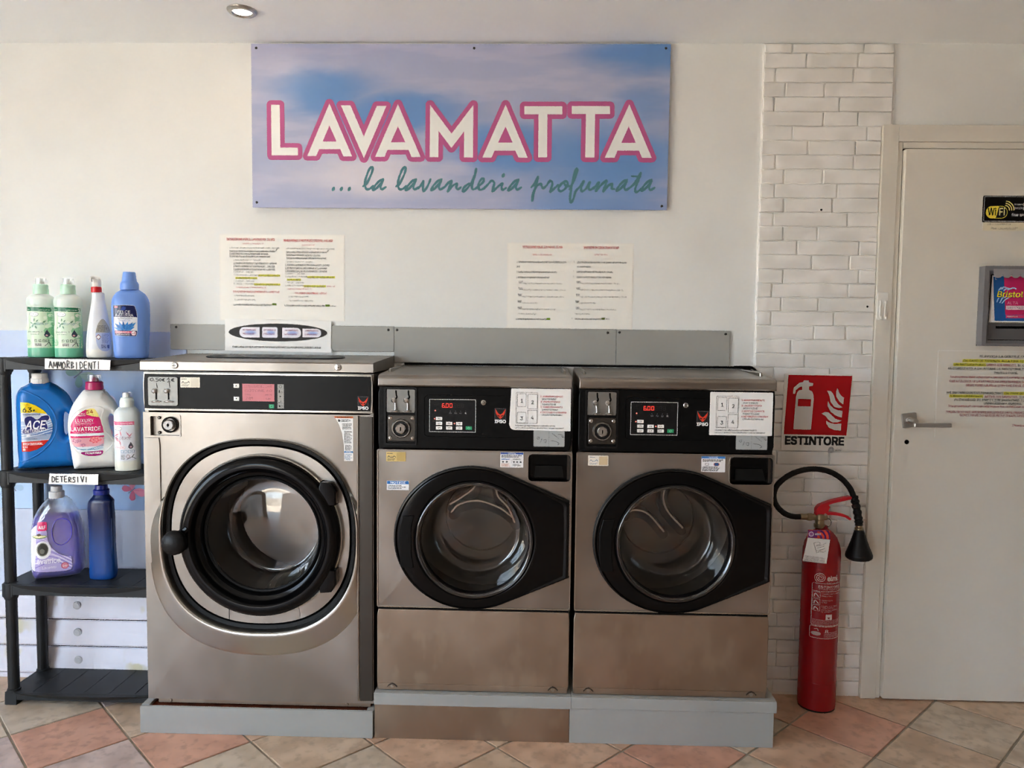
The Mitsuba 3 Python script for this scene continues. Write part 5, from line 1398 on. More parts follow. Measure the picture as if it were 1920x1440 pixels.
mat('sign_sky', mikit.proc(sign_sky), 0.38, 0.4)
sg = thing('shop_sign', 'wide sky blue sign with white LAVAMATTA lettering outlined in pink', 'sign')
plS = cat(bx(SGX, SGX + SGW, -.018, -.015, SGZ - SGH, SGZ))
obj('board', plS, 'sign_sky', sg, smooth=False)
XY = lambda X, Y: ((X - 475 - 8.5 * (Y - 84) / 308) / (781 - 17 * (Y - 84) / 308) * SGW, -(Y - 84 - .004 * (X - 475) * (Y - 84) / 308) / 308.5 * SGH)
c1 = lambda P: [XY(470 + a / 4.5714, 70 + b / 4.5714) for a, b in P]
c2 = lambda P: [XY(860 + a / 4.5714, 70 + b / 4.5714) for a, b in P]
glyphs = [
    ('L', c1([(205, 587), (280, 587), (290, 955), (440, 955), (443, 1022), (217, 1022)]), None),
    ('A', c1([(705, 575), (905, 1030), (830, 1030), (803, 968), (623, 968), (598, 1027), (522, 1027)]), c1([(708, 765), (770, 902), (652, 902)])),
    ('V', c1([(803, 590), (885, 590), (1002, 858), (1110, 595), (1192, 595), (1005, 1045)]), None),
    ('A', c1([(1290, 580), (1487, 1035), (1410, 1035), (1383, 973), (1205, 973), (1180, 1033), (1100, 1033)]), c1([(1292, 770), (1355, 907), (1233, 907)])),
    ('M', c1([(1563, 585), (1747, 832)]) + c2([(147, 585), (147, 1037), (70, 1037), (70, 812)]) + c1([(1747, 955), (1637, 810), (1637, 1035), (1563, 1035)]), None),
    ('A', c2([(420, 583), (608, 1038), (530, 1038), (503, 978), (328, 978), (303, 1038), (225, 1038)]), c2([(420, 770), (480, 908), (358, 908)])),
    ('T', c2([(578, 595), (898, 595), (898, 665), (773, 665), (770, 1035), (695, 1035), (698, 665), (578, 665)]), None),
    ('T', c2([(977, 593), (1298, 593), (1298, 662), (1173, 662), (1167, 1035), (1090, 1035), (1097, 662), (977, 662)]), None),
    ('A', c2([(1460, 578), (1646, 1037), (1565, 1037), (1540, 975), (1360, 975), (1335, 1037), (1253, 1037)]), c2([(1455, 767), (1513, 908), (1393, 908)]))]
A = Art()
pinks = []
for ch, P, H in glyphs:
    g = Polygon(P); g = g if g.is_valid else g.buffer(0)
    pk = g.buffer(.0172, quad_segs=8)
    A.poly(pk, '#bb5c92', 1)
    A.poly(g.difference(Polygon(H)) if H else g, '#eef0ee', 3)
    pinks.append(pk)
for a, b in zip(pinks[1:3], pinks[2:4]):
    s = a.intersection(b.boundary.buffer(.0005)) if a is pinks[1] else b.intersection(a.boundary.buffer(.0005))
    A.poly(s, '#cf8fb0', 2)
TEAL = '#4e808a'
k3 = lambda P: [XY(620 + a / 6, 290 + b / 6) for a, b in P]
k4 = lambda P: [XY(930 + a / 6, 290 + b / 6) for a, b in P]
ga = lambda f, x: f([(x + 118, 288), (x + 75, 310), (x + 28, 362), (x + 4, 412), (x + 34, 402), (x + 92, 338), (x + 114, 298), (x + 88, 372), (x + 104, 404), (x + 146, 380)])
gl = lambda f, x: f([(x, 372), (x + 40, 340), (x + 92, 230), (x + 106, 165), (x + 92, 152), (x + 62, 190), (x + 28, 290), (x + 22, 360), (x + 40, 402), (x + 75, 400), (x + 112, 370)])
strokes = [gl(k3, 412), ga(k3, 520), gl(k3, 780), ga(k3, 885),
           k3([(1030, 395), (1075, 330), (1085, 310), (1080, 370), (1086, 425), (1125, 380), (1162, 292)]), ga(k3, 1168),
           k3([(1312, 390), (1360, 330), (1400, 308), (1372, 380), (1356, 428), (1400, 370), (1455, 338), (1448, 385), (1470, 400), (1500, 380)]),
           k3([(1590, 335), (1540, 375), (1520, 420), (1545, 418), (1610, 340), (1650, 250), (1668, 172), (1648, 270), (1622, 370), (1640, 404), (1690, 375)]),
           k3([(1690, 372), (1745, 320), (1752, 282), (1725, 288), (1692, 350), (1705, 405), (1750, 395), (1800, 345)]),
           k3([(1800, 345), (1838, 305), (1868, 325), (1858, 380), (1848, 425), (1885, 395), (1920, 362)]),
           k4([(50, 372), (98, 335), (90, 378), (102, 408), (140, 385)]), ga(k4, 160),
           k4([(418, 378), (455, 335), (492, 256), (470, 350), (440, 470), (428, 530), (432, 470), (470, 375), (520, 338), (532, 362), (550, 388), (590, 352)]),
           k4([(590, 352), (622, 305), (650, 325), (640, 380), (626, 428), (670, 392), (712, 352)]),
           k4([(790, 305), (742, 345), (716, 395), (740, 422), (785, 398), (818, 342), (806, 310), (776, 318), (800, 360), (840, 362)]),
           k4([(838, 400), (880, 310), (915, 225), (922, 172), (905, 180), (878, 290), (852, 430), (844, 520), (856, 548), (884, 500), (905, 425), (950, 370)]),
           k4([(955, 362), (995, 308), (968, 380), (975, 422), (1020, 390), (1062, 318), (1048, 385), (1070, 404), (1110, 375)]),
           k4([(1105, 392), (1160, 320), (1145, 375), (1130, 418), (1185, 350), (1245, 300), (1225, 370), (1210, 424), (1255, 365), (1308, 335), (1300, 385), (1330, 396)]), ga(k4, 1352),
           k4([(1490, 390), (1560, 320), (1618, 210), (1590, 300), (1558, 395), (1572, 430), (1625, 392)]), k4([(1522, 250), (1615, 252)]), ga(k4, 1622)]
for P in strokes:
    A.stroke(P, .0066, TEAL, 1.5, 5)
    A.poly(unary_union([LineString(catmull(P, 5)[i:i + 2]).buffer(.0033 + .0016 * abs(math.sin(i * .35)), quad_segs=3) for i in range(0, len(catmull(P, 5)) - 1)]), TEAL, 1.5)
for P in (k3([(82, 402)]), k3([(172, 402)]), k3([(260, 402)]), k4([(108, 243)])):
    x, y = P[0]
    A.poly(affinity.translate(affinity.rotate(affinity.scale(Point(0, 0).buffer(1, quad_segs=6), .0060, .0088), -25), x, y), TEAL, 1.5)
A.put('lettering', sg, flat(SGX, SGZ, -.0182))
for X, Y in ((485, 92), (893, 92), (1247, 92), (491, 383), (1238, 388)):
    x, z = XY(X, Y)
    obj('screw', lathe([(.0048, 0), (.0042, .002), (.0001, .0028)], 'y', (SGX + x, -.018, SGZ + z), 16), 'screw', sg)

# grey panels between the machines and the wall
for x0, x1, z0, z1, lab, sc in ((-1.4215, -.5400, 1.3360, 1.4360, 'grey panel with two screws behind the large machine', ((-1.397, 1.424), (-.562, 1.422))),
                                (-.5388, .3220, 1.2960, 1.4340, 'long grey panel above the middle machine', ((-.528, 1.422), (.289, 1.420))), (.3232, .7590, 1.2965, 1.4330, 'short grey panel above the right machine', ((.334, 1.422), (.741, 1.420)))):
    t = thing('splash_panel', lab, 'panel', 'grey panels on the wall above the machines')
    obj('sheet', bx(x0, x1, -.009, -.0005, z0, z1, .0012), 'grey_metal', t, smooth=False)
    for x, z in sc:
        obj('screw', lathe([(.0050, 0), (.0044, .002), (.0001, .003)], 'y', (x, -.009, z), 16), 'screw', t)
t = thing('dark_gap_and_foam', 'black strip standing in for the dark gap under the grey panels, torn foam at right', 'seal')
srng = np.random.default_rng(3)
obj('strip', cat(bx(-.50, .845, -.0035, -.0005, 1.287, 1.2955)), 'dark_gap', t, smooth=False)  # black strip painted in for the dark gap behind the lids; only torn_end is foam
obj('torn_end', cat(*[tube([(.765 + .012 * i, -.004, 1.2925 + .002 * math.sin(i * 2.1)), (.80 + .01 * i, -.016, 1.2925 + srng.uniform(-.002, .004)), (.842 + .005 * i, -.018, 1.287 + srng.uniform(-.008, .010))], [.004, .0035, .0015], 7, 4) for i in range(5)]), 'dark_gap', t)

# ------------------------------------------------------------------ instruction sheets
def sheet(label, name, quad, k0, lines, extra=None):
    """quad: left, right, bottom, top; lines drawn in their own units (see Units)."""
    x0, x1, z0, z1 = quad
    t = thing('instruction_sheet', label, 'sheet', 'washing instruction sheets on the wall')
    obj('sheet', bx(x0, x1, -.0022, -.0005, z0, z1), 'sheet', t, smooth=False)
    obj('film_edge', plate(sbox(x0 - .004, z0 - .003, x1 + .004, z1 + .003).difference(sbox(x0, z0, x1, z1)), -.0005, .0008), 'white_plastic', t, smooth=False)
    A = Art()
    for s, X0, Y, X1, c, b, hl in lines:
        k = 1 / 2890
        f = lambda X, Y: (k0[0] + (X - k0[2]) * k, k0[1] - (Y - k0[3] - .0086 * (X - k0[2])) * k)
        x, z = f(X0, Y + 7)
        w = (X1 - X0) * k
        h = .0072 if b == 2 else .0050
        if hl:
            A.rect(x - .001, z - .0018, x + w + .001, z + h + .0014, hl, 1)
        if s:
            A.text(s, x, z, h, c, w, 'l', bool(b), 3)
            if b:
                A.rect(x, z - .0018, x + w, z - .0010, c, 2)
    if extra:
        extra(A, f)
    A.put('print', t, flat(0, 0, -.0024))


K, RD, YL, GN = '#3d3d40', '#b23034', '#e6e04a', '#6f8c2a'
L1 = [('ISTRUZIONI PER IL LAVAGGIO: 16 KG', 150, 110, 695, RD, 2, None), ('COSTO LAVAGGIO 7€', 330, 158, 570, RD, 0, None), ('1. Controlla che tutte le tasche siano vuote, metti i capi nella', 180, 203, 745, K, 0, None),
      ('lavatrice e chiudi l\'oblò ruotando la manopola verso sinistra', 180, 238, 700, K, 1, None), ('2. Metti detersivo e ammorbidente nella vaschetta.', 180, 268, 622, K, 1, None), ('3. Seleziona il programma adatto con i seguenti tasti:', 180, 297, 645, K, 1, None),
      ('1. CHIARI INTENSIVO 90° - 1000 GIRI', 222, 340, 533, K, 0, None), ('2. COLORATI INTENSIVO 40° CON PRELAV 30° - 850 GIRI', 222, 374, 715, K, 1, None), ('3. CALDO INTENSIVO 60° CON PRELAV 30° - 1000 GIRI', 222, 408, 695, K, 1, None), ('4. CALDO INTENSIVO 60° CON PRELAV 30° - 1000 GIRI', 222, 442, 695, K, 1, None),
      ('5. CHIARI 90° - 1000 GIRI', 222, 474, 452, K, 0, None), ('6. COLORATI 40° - 1000 GIRI', 225, 508, 495, K, 0, None), ('(ADATTO PER I PIUMINI E', 507, 513, 750, K, 1, YL), ('GIUBBINI PIUMA D\'OCA)', 246, 541, 490, K, 1, YL), ('7. CALDO 60° - 1000 GIRI', 225, 575, 458, K, 0, None),
      ('8. LANA 15° - 500 GIRI', 225, 608, 445, K, 0, None), ('(COPERTE DI LANA MERINOS), e', 457, 613, 750, K, 1, YL), ('completa poi una centrifuga col prog. 10', 248, 645, 595, RD, 0, None), ('SOLO RISCIACQUO E CENTRIFUGA - COSTO 1€', 218, 692, 745, RD, 1, None), ('9. CENTRIFUGA 500 GIRI', 228, 740, 457, K, 0, None),
      ('10. CENTRIFUGA 1000 GIRI', 232, 785, 468, K, 0, None), ('4. Inserisci l\'importo esatto e poi premi il pulsante', 218, 838, 655, K, 1, None), ('VERDE', 662, 836, 706, '#3c4a18', 0, GN),
      ('WASHING INSTRUCTIONS: 16 KG', 795, 124, 1350, RD, 2, None), ('COST OF 7 €', 1003, 175, 1145, RD, 0, None), ('Check that all the pockets are empty, put the garments in the washing', 822, 212, 1368, K, 0, None), ('machine and close the porthole by turning the knob to the left', 822, 250, 1285, K, 1, None), ('Put detergent and fabric softener in the tray.', 825, 284, 1210, K, 1, None),
      ('Select the suitable program with the following keys:', 825, 317, 1280, K, 1, None), ('1. CHIARI INTENSIVE 90° - 850 RPM', 810, 361, 1118, K, 0, None), ('2. COLORFUL INTENSIVE 40° WITH PRELAV 30° - 850 RPM', 810, 395, 1312, K, 1, None), ('3. INTENSIVE HEAT 60° WITH PRELAV 30° - 1000 RPM', 810, 429, 1283, K, 1, None), ('4. INTENSIVE HEAT 60° WITH PRELAV 30° - 1000 RPM', 810, 463, 1283, K, 1, None),
      ('5. CLEAR 90° - 1000 RPM', 810, 494, 1030, K, 0, None), ('6. COLORED 40° - 1000 RPM', 812, 526, 1055, K, 0, None), ('(SUITABLE FOR DUVETS AND DUVET', 1062, 531, 1372, K, 1, YL), ('DOWN JACKETS)', 833, 560, 985, K, 1, YL), ('7. HOT 60° - 1000 RPM', 812, 594, 1020, K, 0, None), ('8. WOOL 15° - 500 RPM', 812, 627, 1015, K, 0, None), ('(MERINO WOOL BLANKETS)', 1022, 632, 1268, K, 1, YL),
      ('at the end', 1283, 634, 1372, RD, 0, None), ('make a centrifuge with prog. 10', 833, 663, 1110, RD, 0, None), ('ONLY RINSING AND SPINNING - COST 1€', 922, 709, 1280, RD, 1, None), ('9. CENTRIFUGE 500 RPM', 850, 750, 1073, K, 0, None), ('10. CENTRIFUGE 1000 RPM', 852, 796, 1122, K, 0, None), ('4. Enter the exact amount and then press the', 797, 847, 1258, K, 1, None), ('GREEN', 1267, 850, 1312, '#3c4a18', 0, GN), ('button', 1322, 855, 1385, K, 0, None)]


def hooks(A, f):
    for X, Y in ((714, 232), (1297, 243)):
        A.stroke([f(X + 8, Y - 8), f(X - 2, Y - 4), f(X - 3, Y + 8)], .0022, '#222222', 3)


sheet('crowded bilingual instruction sheet with yellow highlights above the large machine', '', (-1.2225, -.7385, 1.4560, 1.7845), (-1.2215, 1.7855, 75, 55), L1, hooks)
TB = '#555556'
L2 = [('ISTRUZIONI PER IL LAVAGGIO 10 KG', 358, 141, 798, RD, 2, None), ('COSTO LAVAGGIO 6€', 470, 225, 683, RD, 0, None), ('1. Controlla che tutte le tasche siano vuote, metti i capi nella lavatrice e chiudi', 293, 302, 842, TB, 1, None), ('l\'oblò', 290, 354, 330, TB, 1, None), ('2. Inserisci il detersivo e l\'ammorbidente nell\'apposita vaschetta.', 290, 413, 742, TB, 1, None),
      ('3. Seleziona il programma adatto con i seguenti tasti:', 290, 472, 658, TB, 1, None), ('Progr. 1 90° per indumenti in tessuto molto sporchi, 1000 giri.', 368, 542, 798, TB, 0, None), ('Progr. 2 60° per indumenti in cotone, lino, bianchi o colorati, 1000 giri.', 360, 613, 843, TB, 0, None), ('Progr. 3 40° per indumenti delicati, colorati, fantasia o fibra, 1000 giri.', 360, 689, 830, TB, 0, None), ('Progr. 4 30° con 500 giri.', 360, 759, 530, TB, 0, None),
      ('Progr. 5 30° per tessuti delicati lana seta e tende 500 giri.', 358, 829, 738, TB, 0, None), ('Programma centrifuga 500 giri.', 310, 880, 520, TB, 0, None), ('4. Inserisci l\'importo esatto e poi premi il pulsante', 285, 936, 632, TB, 1, None), ('', 637, 938, 672, K, 0, GN),
      ('WASHING INSTRUCTIONS 10 KG', 1035, 148, 1423, RD, 2, None), ('COST OF 6 €', 1157, 226, 1298, RD, 0, None), ('1.', 928, 302, 940, TB, 0, None), ('Check that all the pockets are empty, put the garments in the washing machine', 965, 306, 1513, TB, 1, None), ('and close the porthole', 965, 355, 1118, TB, 1, None), ('2.', 922, 408, 936, TB, 0, None), ('Insert the detergent and fabric softener into the tray.', 963, 412, 1360, TB, 1, None),
      ('3.', 920, 466, 934, TB, 0, None), ('Select the suitable program with the following keys:', 962, 470, 1350, TB, 1, None), ('Progr. 1 90° for very stained garments in fabric, 1000 rpm.', 1008, 542, 1440, TB, 0, None), ('Progr. 2 60° for cotton, linen, white or colored garments, 1000 rpm.', 1005, 614, 1482, TB, 0, None), ('Progr. 3 40° for delicate, colored garments, mixed fiber fabrics, 1000 rpm.', 1005, 690, 1522, TB, 0, None),
      ('Progr. 4 30° with 500 rpm.', 995, 759, 1180, TB, 0, None), ('Progr. 5 30° for delicate, mixed linen silk and wool 500 rpm.', 1003, 830, 1413, TB, 0, None), ('Spin program 500 rpm.', 953, 880, 1115, TB, 0, None), ('4.', 915, 930, 925, TB, 0, None), ('Enter the exact amount and then press the', 950, 935, 1243, TB, 1, None), ('', 1248, 934, 1282, K, 0, '#4d5a24'), ('button', 1288, 937, 1332, TB, 0, None)]


def tubs(A, f):
    for X0 in (340, 985):
        for i, Y in enumerate((528, 599, 671, 744, 816)):
            X = X0 - (0, 3, 6, 11, 8)[i] + (0 if X0 < 900 else 0)
            c = '#2f2f31' if i == 3 else '#6a6a6c'
            A.stroke([f(X - 20, Y - 11), f(X - 14, Y + 10), f(X + 13, Y + 10), f(X + 19, Y - 11)], .0016, c, 2, 1)
            A.stroke([f(X - 19, Y - 6), f(X - 8, Y - 10), f(X, Y - 5), f(X + 9, Y - 10), f(X + 18, Y - 6)], .0012, c, 2)
            A.rect(*f(X - 7, Y + 4), *f(X + 7, Y - 3), c, 2)


sheet('sparse bilingual instruction sheet with small wash-tub symbols above the middle machine', '', (-.0985, .3795, 1.4350, 1.7600), (-.0985, 1.7625, 198, 92), L2, tubs)

# soap hopper card leaning on the large machine's lid
t = thing('hopper_card', 'white card with a black oval taped to the left grey panel', 'card')
cor = [(-1.203, 1.4585), (-.785, 1.4530), (-.787, 1.3300), (-1.204, 1.3345)]
obj('card', plate(Polygon(cor[::-1]), -.0105, .0010), 'paper', t, smooth=False)
obj('curl', tube([(-.7865, -.012, 1.345), (-.783, -.016, 1.338), (-.786, -.014, 1.331)], [.002, .003, .002], 8, 4), 'paper', t)
A = Art()
oc_ = lambda n=64: Polygon(sell(-.9945, 1.4070, .194, .0345, 2.0, n))
A.poly(oc_(), '#2a2828', 1)
for (x0, x1, z0, z1, kind, a, b) in ((-1.146, -1.066, 1.386, 1.4275, 'l', 'DETERSIVO', 'PRELAVAGGIO'), (-1.056, -.996, 1.3865, 1.4275, 'b', 'DETERSIVO', 'POLVERE'), (-.9775, -.903, 1.3865, 1.4265, 'r', 'DETERSIVO', 'LIQUIDO'), (-.8975, -.8245, 1.3890, 1.4235, 'r', 'AMMORBIDENTE', 'E PROFUMO')):
    r = (z1 - z0) / 2 - .0005
    if kind == 'b':
        P = rr(x0, x1, z0, z1, .005)
    else:
        cx = x0 + r if kind == 'l' else x1 - r
        P = Point(cx, (z0 + z1) / 2).buffer(r).union(sbox(min(cx, x1 if kind == 'l' else x0), z0 + .0005, max(cx, x1 if kind == 'l' else x0), z1 - .0005))
    A.poly(P, '#e9e7f2', 2)
    c = ((x0 + x1) / 2, (z0 + z1) / 2)
    for i, (fx, fz) in enumerate(((.30, .26), (.24, .19), (.17, .12))):
        A.poly(Polygon(sell(c[0] + .004, c[1] - .001, (x1 - x0) * fx, (z1 - z0) * fz, 2, 28)), ('#cdd3ec', '#b3bfe4', '#98a9da')[i], 3 + i * .3)
    w = min(.052, (x1 - x0) * .78)
    A.text(a, c[0], c[1] + .0065, .0055, '#8e4a68', w, 'c', True, 5); A.text(b, c[0] - .003, c[1] - .0085, .0055, '#8e4a68', w * .92, 'c', True, 5)
A.text('USARE I MISURINI PER IL DETERSIVO, EVITIAMO DI SPRECARE E SALVAGUARDIAMO L\'AMBIENTE, GRAZIE', -.9995, 1.3475, .0052, '#1b1b1d', .348, 'c', True, 2); A.rect(-1.1735, 1.3458, -.8255, 1.3466, '#1b1b1d', 2)
A.put('print', t, flat(0, 0, -.0117))

# ------------------------------------------------------------------ extinguisher sign
t = thing('extinguisher_sign', 'red and white ESTINTORE sign with an extinguisher and flames on the brick pilaster', 'sign')
quad = [(.967, 1.273), (1.2155, 1.272), (1.2155, .9735), (.963, .976)]
obj('plate', plate(Polygon(quad[::-1]).buffer(-.006).buffer(.006), -.0165, .0022), 'white_plastic', t, smooth=False)
U = Units(.967, 450, 1.273, 255, 1 / (6.857 * 482))
V_ = lambda P: [(x - .0028 * (1.273 - z) / .3 + 0, z + .0) for x, z in (U(a, b - .014 * (a - 450)) for a, b in P)]
A = Art()
A.poly(V_([(500, 276), (1298, 292), (1262, 1050), (472, 1032)]), '#b01219', 1)
GR = '#dddcda'
A.poly(V_([(693, 345), (757, 348), (760, 370), (812, 384), (812, 416), (764, 424), (764, 470), (800, 482), (822, 520), (830, 580), (812, 970), (800, 976), (596, 970), (590, 955), (605, 560), (618, 500), (640, 472), (678, 465), (678, 425), (650, 428), (600, 470), (592, 518), (566, 516), (572, 440), (640, 378), (690, 368)]), GR, 2)
A.poly(V_([(633, 582), (796, 585), (794, 678), (630, 676)]), '#b01219', 3)
for P in ([(1120, 448), (1140, 500), (1170, 545), (1205, 567), (1200, 650), (1150, 610), (1112, 550), (1108, 490)], [(995, 480), (1040, 485), (1075, 530), (1100, 600), (1140, 655), (1192, 688), (1150, 698), (1090, 680), (1045, 620), (1025, 540)],
          [(1010, 612), (1035, 660), (1080, 705), (1140, 730), (1195, 735), (1190, 820), (1120, 795), (1050, 745), (1008, 670)], [(940, 770), (975, 752), (1020, 755), (1060, 790), (1110, 838), (1186, 860), (1150, 878), (1080, 882), (1030, 850), (990, 800)], [(1000, 862), (1040, 890), (1110, 905), (1188, 900), (1186, 985), (1110, 978), (1040, 950), (1005, 900)]):
    A.poly(Polygon(V_(P)).buffer(.0006), GR, 2)
p = V_([(486, 1163)])[0]
A.text('ESTINTORE', p[0] + .002, p[1] + .001, .0300, '#0d0d0d', .224, 'l', True, 2, 0, -.004, .0012)
c = V_([(1078, 1234)])[0]
for rr_, cc in ((.0115, '#55565a'), (.0098, '#dddcda'), (.0085, '#55565a'), (.0065, '#dddcda'), (.0050, '#55565a'), (.003, '#dddcda')):
    A.oval(c[0], c[1], rr_, rr_, cc, 2 + (.0115 - rr_) * 100, 24)
p = V_([(1128, 1250)])[0]; A.text('elmi', p[0], p[1], .0095, '#55565a', .0235, 'l', False, 2)
A.put('print', t, flat(0, 0, -.0188))

# ------------------------------------------------------------------ fire extinguisher
t = thing('fire_extinguisher', 'tall red fire extinguisher with a black hose and horn on the tiled floor', 'fire extinguisher')
ex, ey, er = 1.1065, -.0865, .0685
obj('cylinder', lathe([(.060, .004), (.0665, .006), (.0685, .012), (.0685, .107), (.0697, .109), (.0697, .112), (er, .114), (er, .590), (.0672, .612), (.0625, .634), (.0530, .658), (.0390, .676), (.0240, .687), (.0190, .690), (.0185, .700), (.0005, .700)], 'z', (ex, ey, 0), 56), 'red_paint', t, smooth=35)
obj('foot_ring', lathe([(.064, .0003), (.0665, .001), (.0668, .007), (.060, .008)], 'z', (ex, ey, 0), 48), 'black_matte', t)
nk = obj('valve', cat(lathe([(.0185, .692), (.0205, .696), (.0205, .706), (.0165, .709), (.0165, .722), (.019, .725), (.019, .743), (.015, .746), (.0005, .746)], 'z', (ex - .012, ey, 0), 28), tube([(ex - .012, ey, .7325), (ex - .046, ey, .7320)], .0120, 16, 1), lathe([(.0135, 0), (.0145, .003), (.0145, .018), (.012, .020)], (-1, 0, -.02), (ex - .040, ey, .7320), 6, True), bx(ex - .030, ex + .014, ey - .013, ey + .013, .724, .744, .003)), 'brass', t, smooth=30, label='brass valve')
def lever(P, t0, wid):
    g = LineString(catmull(P, 6)).buffer(t0, quad_segs=4)
    m = trimesh.creation.extrude_polygon(g, wid, engine='earcut'); v = m.vertices
    m.vertices = np.stack([v[:, 0], ey + wid / 2 - v[:, 2], v[:, 1]], 1)
    return m
obj('lever', cat(lever([(ex - .022, .762), (ex - .010, .772), (ex + .020, .790), (ex + .095, .8095)], .0062, .022), plate(Polygon([(ex - .030, .765), (ex - .030, .742), (ex + .005, .740), (ex + .012, .752), (ex + .022, .775), (ex + .004, .790), (ex - .018, .780)]), ey + .012, .024)), 'red_lever', t, smooth=30, label='red upper lever')
obj('handle', lever([(ex + .012, .748), (ex + .045, .747), (ex + .080, .739), (ex + .098, .729)], .0048, .020), 'red_lever', t, smooth=30, label='red carrying handle')
obj('rivet', disc(.0048, (ex + .004, ey - .012, .7445), .003, b=.001), 'chrome', t)
obj('gauge_ring', tube([(ex + .012 + .014 * math.cos(a), ey - .014, .715 + .016 * math.sin(a)) for a in np.linspace(-2.2, 1.6, 14)], .0012, 7, 2), 'black_matte', t)
obj('hose_fitting', cat(lathe([(.0105, 0), (.0115, .002), (.0115, .026), (.010, .028)], (-1, 0, .03), (ex - .058, ey, .7318), 20, True)), 'brass', t, smooth=35)
obj('hose', tube([(ex - .082, ey, .7325), (ex - .115, ey - .001, .7335), (ex - .150, ey - .002, .748), (ex - .178, ey - .002, .778), (ex - .188, ey - .002, .815), (ex - .176, ey - .002, .852), (ex - .140, ey - .002, .886), (ex - .095, ey - .001, .907), (ex - .045, ey, .9155), (ex + .010, ey, .909), (ex + .060, ey, .884), (ex + .096, ey, .846), (ex + .115, ey, .806)], .0105, 16, 8), 'rubber', t, label='black rubber hose')
gr = []
P = catmull([(ex + .113, ey, .812), (ex + .122, ey, .780), (ex + .132, ey, .735), (ex + .136, ey, .705)], 12)
rad = [.0135 + (.0022 if (i // 3) % 2 == 0 else -.0006) for i in range(len(P))]
obj('hose_grip', tube(P, rad, 18, 1), 'rubber', t, smooth=25, label='ribbed grip on the hose')
obj('horn_collar', lathe([(.0125, 0), (.0125, .010), (.0155, .012), (.0155, .018), (.014, .020), (.014, .030), (.0105, .030)], (.03, 0, -1), (ex + .1365, ey, .706), 28, True), 'brass', t, smooth=35)
obj('horn', lathe([(.0150, 0), (.0175, .003), (.0255, .030), (.0375, .065), (.0475, .090), (.0490, .098), (.0475, .106), (.040, .112), (.038, .108), (.034, .085), (.018, .03)], (.03, 0, -1), (ex + .1375, ey, .686), 40), 'black_matte', t, smooth=35, label='black discharge horn')
A = Art()
WH = '#d9c9c6'
cyl = lambda u, v: ey - np.sqrt(np.clip(er ** 2 - (u - ex) ** 2, 1e-8, None))
ux = lambda X: ex + (X - 298) / (5.54 * 508)
uz = lambda Y: .5400 - (Y - 620) / (5.54 * 505)
A.stroke([(ux(228) + r_ * math.cos(a), uz(680) + r_ * math.sin(a)) for a, r_ in ((q * .45, .0035 + q * .00042) for q in range(38))], .0019, WH, 1, 3)
A.text('elmi', ux(295), uz(708), .0185, WH, .040, 'l', True, 1, 0, 0, .0005); A.rect(ux(412), uz(708), ux(428), uz(704), WH, 1); A.text('SICUREZZA E ANTINCENDIO', ux(288), uz(734), .0028, WH, .050, 'l', False, 1)
A.frame(ux(158), uz(1192), ux(475), uz(738), .0016, WH, 1, .006); A.rect(ux(160), uz(826), ux(474), uz(821), WH, 1)
A.text('ESTINTORE', ux(325), uz(788), .0092, WH, .081, 'c', True, 2); A.text('5 KG CO2 ANIDRIDE CARBONICA', ux(325), uz(806), .0035, WH, .076, 'c', False, 2); A.text('113 B', ux(333), uz(822), .0035, WH, .015, 'c', False, 2)
for s, Y in (('1 TOGLIERE LA SPINA DI SICUREZZA', 852), ('ROMPERE IL SIGILLO', 876), ('2 IMPUGNARE IL CONO', 924), ('DIFFUSORE', 944), ('3 PREMERE LA LEVA DI COMANDO', 985), ('E DIRIGERE IL GETTO ALLA', 1003), ('BASE DELLE FIAMME DA DISTANZA', 1025), ('DI ALMENO UN METRO', 1044)):
    A.text(s, ux(245), uz(Y), .0040, WH, .0022 * len(s), 'l', False, 2)
for Y in (832, 905, 972):
    A.frame(ux(165), uz(Y + 62), ux(232), uz(Y), .0010, WH, 2, .003)
    A.stroke([(ux(178), uz(Y + 50)), (ux(185), uz(Y + 20)), (ux(200), uz(Y + 30)), (ux(215), uz(Y + 48))], .0030, WH, 2)
A.rect(ux(290), uz(1122), ux(358), uz(1066), WH, 2); A.poly([(ux(305), uz(1095)), (ux(342), uz(1095)), (ux(324), uz(1116))], '#7c1218', 3)
for Y in (1130, 1143, 1156, 1168, 1182):
    A.rect(ux(166), uz(Y), ux(466 - (Y % 7) * 6), uz(Y - 5), '#b98a88', 2)
A.frame(ux(150), uz(1325), ux(465), uz(1196), .0016, WH, 1, .006)
A.oval(ux(205), uz(1275), .0155, .0075, '#b9a3a0', 2); A.stroke([(ux(190), uz(1228)), (ux(215), uz(1222)), (ux(222), uz(1245))], .0018, WH, 2); A.text('R', ux(292), uz(1258), .0105, WH, .012, 'l', True, 2)
for Y in (1262, 1277, 1292, 1307):
    A.rect(ux(270 + Y % 3 * 4), uz(Y), ux(450 - Y % 5 * 6), uz(Y - 6), '#b98a88', 2)
A.rect(ux(455), uz(735), ux(486), uz(625), '#9a8b86', 1)
A.put('lettering', t, conform(cyl), .005, 'gloss_print', True)
tg = obj('tag_card', plate(Polygon([(1.0275, .662), (1.109, .660), (1.109, .6985), (1.0275, .7005)]), ey - .066, .0008), 'paper', t, smooth=False, label='orange and purple card')
pp = obj('paper_tag', plate(Polygon([(1.0105, .5845), (1.0980, .5745), (1.1085, .6655), (1.0265, .6715)]), ey - .0712, .0008), 'paper', t, smooth=False, label='handwritten white tag')
A = Art()
A.poly([(1.0275, .662), (1.109, .660), (1.109, .6985), (1.0275, .7005)], '#e8503f', 1)
for r_ in (.050, .034, .019):
    A.poly(Point(1.062, .668).buffer(r_).difference(Point(1.062, .668).buffer(r_ - .0065)).intersection(sbox(1.0275, .6625, 1.109, .699)), '#5a2472', 2)
